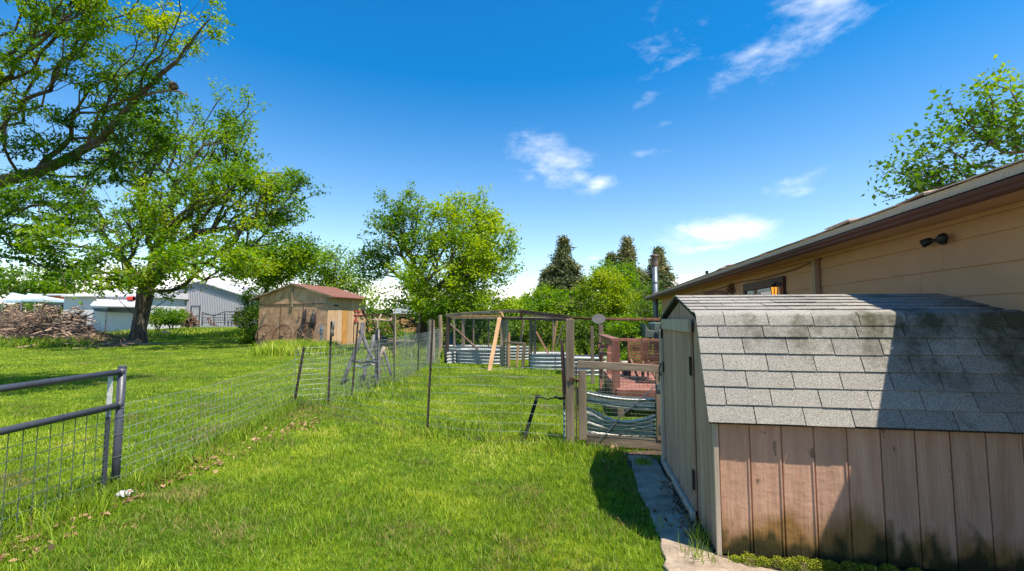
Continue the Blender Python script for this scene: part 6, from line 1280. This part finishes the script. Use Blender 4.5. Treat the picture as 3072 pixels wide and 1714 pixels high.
# ================================================================ camera, sun, sky
cam = bpy.data.cameras.new('camera'); cam.lens = 16; cam.sensor_width = 36; cam.clip_end = 3000; cam.clip_start = .05
co = bpy.data.objects.new('camera', cam); COL.objects.link(co); co.location = (0, 0, CAMZ); co.rotation_euler = (math.pi/2+TILT, 0, 0); SC.camera = co
sun = bpy.data.lights.new('sun', 'SUN'); sun.energy = 4.8; sun.angle = R_(.5); sun.color = (1, .955, .88)
so = bpy.data.objects.new('sun', sun); COL.objects.link(so); sdv = Vector((.40, -.32, 1)).normalized(); so.rotation_euler = sdv.to_track_quat('Z', 'Y').to_euler(); so.location = (5, -5, 20)
w = bpy.data.worlds.new('World'); SC.world = w; w.use_nodes = True; nt = w.node_tree; L = nt.links.new
for n in list(nt.nodes): nt.nodes.remove(n)
out = nt.nodes.new('ShaderNodeOutputWorld'); bg = nt.nodes.new('ShaderNodeBackground'); bg.inputs[1].default_value = .15
sk = nt.nodes.new('ShaderNodeTexSky'); sk.sky_type = 'NISHITA'; sk.sun_disc = False; sk.sun_elevation = math.asin(sdv.z); sk.sun_rotation = math.atan2(sdv.x, sdv.y); sk.altitude = 600; sk.air_density = 1.0; sk.dust_density = .3; sk.ozone_density = 2.5
hs = nt.nodes.new('ShaderNodeHueSaturation'); hs.inputs['Hue'].default_value = .5; hs.inputs['Value'].default_value = 1.0; L(sk.outputs[0], hs.inputs['Color'])
tc = nt.nodes.new('ShaderNodeTexCoord'); DV = tc.outputs['Generated']
def mth(op, a, b_=None, c=None):
    n = nt.nodes.new('ShaderNodeMath'); n.operation = op
    for i, v in enumerate((a, b_, c)):
        if v is None: continue
        if isinstance(v, (int, float)): n.inputs[i].default_value = v
        else: L(v, n.inputs[i])
    return n.outputs[0]
_z = nt.nodes.new('ShaderNodeSeparateXYZ'); L(DV, _z.inputs[0]); _m = nt.nodes.new('ShaderNodeMapRange'); _m.inputs['From Min'].default_value = .0; _m.inputs['From Max'].default_value = .60; _m.interpolation_type = 'SMOOTHSTEP'; _m.inputs['To Min'].default_value = 1.14; _m.inputs['To Max'].default_value = 1.50; L(_z.outputs['Z'], _m.inputs['Value']); L(_m.outputs[0], hs.inputs['Saturation'])
def dotv(vec, const):
    n = nt.nodes.new('ShaderNodeVectorMath'); n.operation = 'DOT_PRODUCT'; L(vec, n.inputs[0]); n.inputs[1].default_value = tuple(const); return n.outputs['Value']
def wn(scale, det, rough, vec=DV, sc=None, dist=0):
    n = nt.nodes.new('ShaderNodeTexNoise'); n.inputs['Scale'].default_value = scale; n.inputs['Detail'].default_value = det; n.inputs['Roughness'].default_value = rough; n.inputs['Distortion'].default_value = dist
    if sc: mp = nt.nodes.new('ShaderNodeMapping'); mp.inputs['Scale'].default_value = sc; L(vec, mp.inputs[0]); vec = mp.outputs[0]
    L(vec, n.inputs['Vector']); return n.outputs['Fac']
nA = wn(7, 9, .6, sc=(1, 1, 2.2), dist=.3); nB = wn(24, 8, .62, sc=(1, 1, 2.5))
ns = mth('ADD', mth('MULTIPLY', nA, .65), mth('MULTIPLY', nB, .35))
clouds = [(2140, 695, 165, 38, 0, 1.25), (2110, 745, 110, 16, 2, .9), (2055, 680, 60, 16, 0, .5), (1660, 488, 130, 62, -25, .82), (1730, 525, 55, 40, -30, .7), (1805, 548, 50, 26, 10, .85), (1950, 458, 75, 22, 4, .7), (2390, 545, 100, 34, 12, .8), (2370, 570, 90, 20, 0, .65), (2500, 545, 110, 14, 12, .35),
          (2420, 60, 290, 75, 22, .75), (2270, 150, 90, 32, 25, .85), (2280, 180, 90, 34, 20, .6), (2010, 130, 110, 80, 10, .52), (1910, 320, 60, 18, 28, .45), (1990, 370, 90, 14, 8, .3), (1780, 775, 40, 8, 0, .6), (2400, 10, 260, 40, 12, .5), (1560, 440, 60, 20, 0, .3)]
acc = None
for (x, y, sx, sy, ang, amp) in clouds:
    d0 = Vector(ray(x, y)).normalized(); rt = d0.cross(UZ).normalized(); up = rt.cross(d0); a = R_(ang); r2_ = rt*math.cos(a)+up*math.sin(a); u2_ = up*math.cos(a)-rt*math.sin(a); kk = math.hypot((x-CX)/F, 1)
    u_ = mth('DIVIDE', dotv(DV, r2_), sx/F/kk/kk); v_ = mth('DIVIDE', dotv(DV, u2_), sy/F/kk); q = mth('SQRT', mth('ADD', mth('MULTIPLY', u_, u_), mth('MULTIPLY', v_, v_)))
    fwd = mth('GREATER_THAN', dotv(DV, d0), 0); e = mth('MULTIPLY', mth('MULTIPLY', mth('MAXIMUM', mth('SUBTRACT', 1.0, mth('MULTIPLY', q, .62)), 0), fwd), amp); acc = e if acc is None else mth('MAXIMUM', acc, e)
cd = mth('SUBTRACT', mth('ADD', acc, mth('MULTIPLY', ns, 2.4)), 1.45); cd = mth('MULTIPLY', mth('POWER', mth('MINIMUM', mth('MULTIPLY', mth('MAXIMUM', cd, 0), .8), 1), 1.5), mth('MINIMUM', mth('MULTIPLY', acc, 4), 1))
# low bank of white cloud near the horizon
sp2 = nt.nodes.new('ShaderNodeSeparateXYZ'); L(DV, sp2.inputs[0]); zz = sp2.outputs['Z']
hb = mth('SUBTRACT', 1.0, mth('DIVIDE', mth('ABSOLUTE', mth('SUBTRACT', zz, .035)), .085)); hb = mth('MAXIMUM', hb, 0)
hn = wn(3.2, 8, .55, sc=(1, 1, 3.5)); hc = mth('MULTIPLY', mth('MAXIMUM', mth('SUBTRACT', mth('ADD', mth('MULTIPLY', hb, 1.0), mth('MULTIPLY', hn, 1.4)), 1.05), 0), 2.2); hc = mth('MINIMUM', hc, .92); hc = mth('MULTIPLY', hc, mth('MINIMUM', mth('MULTIPLY', hb, 3), 1))
cov = mth('MAXIMUM', cd, hc)
mx = nt.nodes.new('ShaderNodeMixRGB'); L(cov, mx.inputs[0]); L(hs.outputs[0], mx.inputs[1]); mx.inputs[2].default_value = (7.0, 7.2, 7.6, 1); L(mx.outputs[0], bg.inputs[0]); L(bg.outputs[0], out.inputs[0])
vs = SC.view_settings; SC.display_settings.display_device = 'sRGB'; vs.view_transform = 'Standard'; vs.look = 'None'; vs.gamma = 1; vs.use_curve_mapping = False; vs.exposure = .76; vs.use_white_balance = True; vs.white_balance_temperature = 7300
SC.cycles.max_bounces = 8; SC.cycles.transparent_max_bounces = 8; SC.cycles.use_adaptive_sampling = True
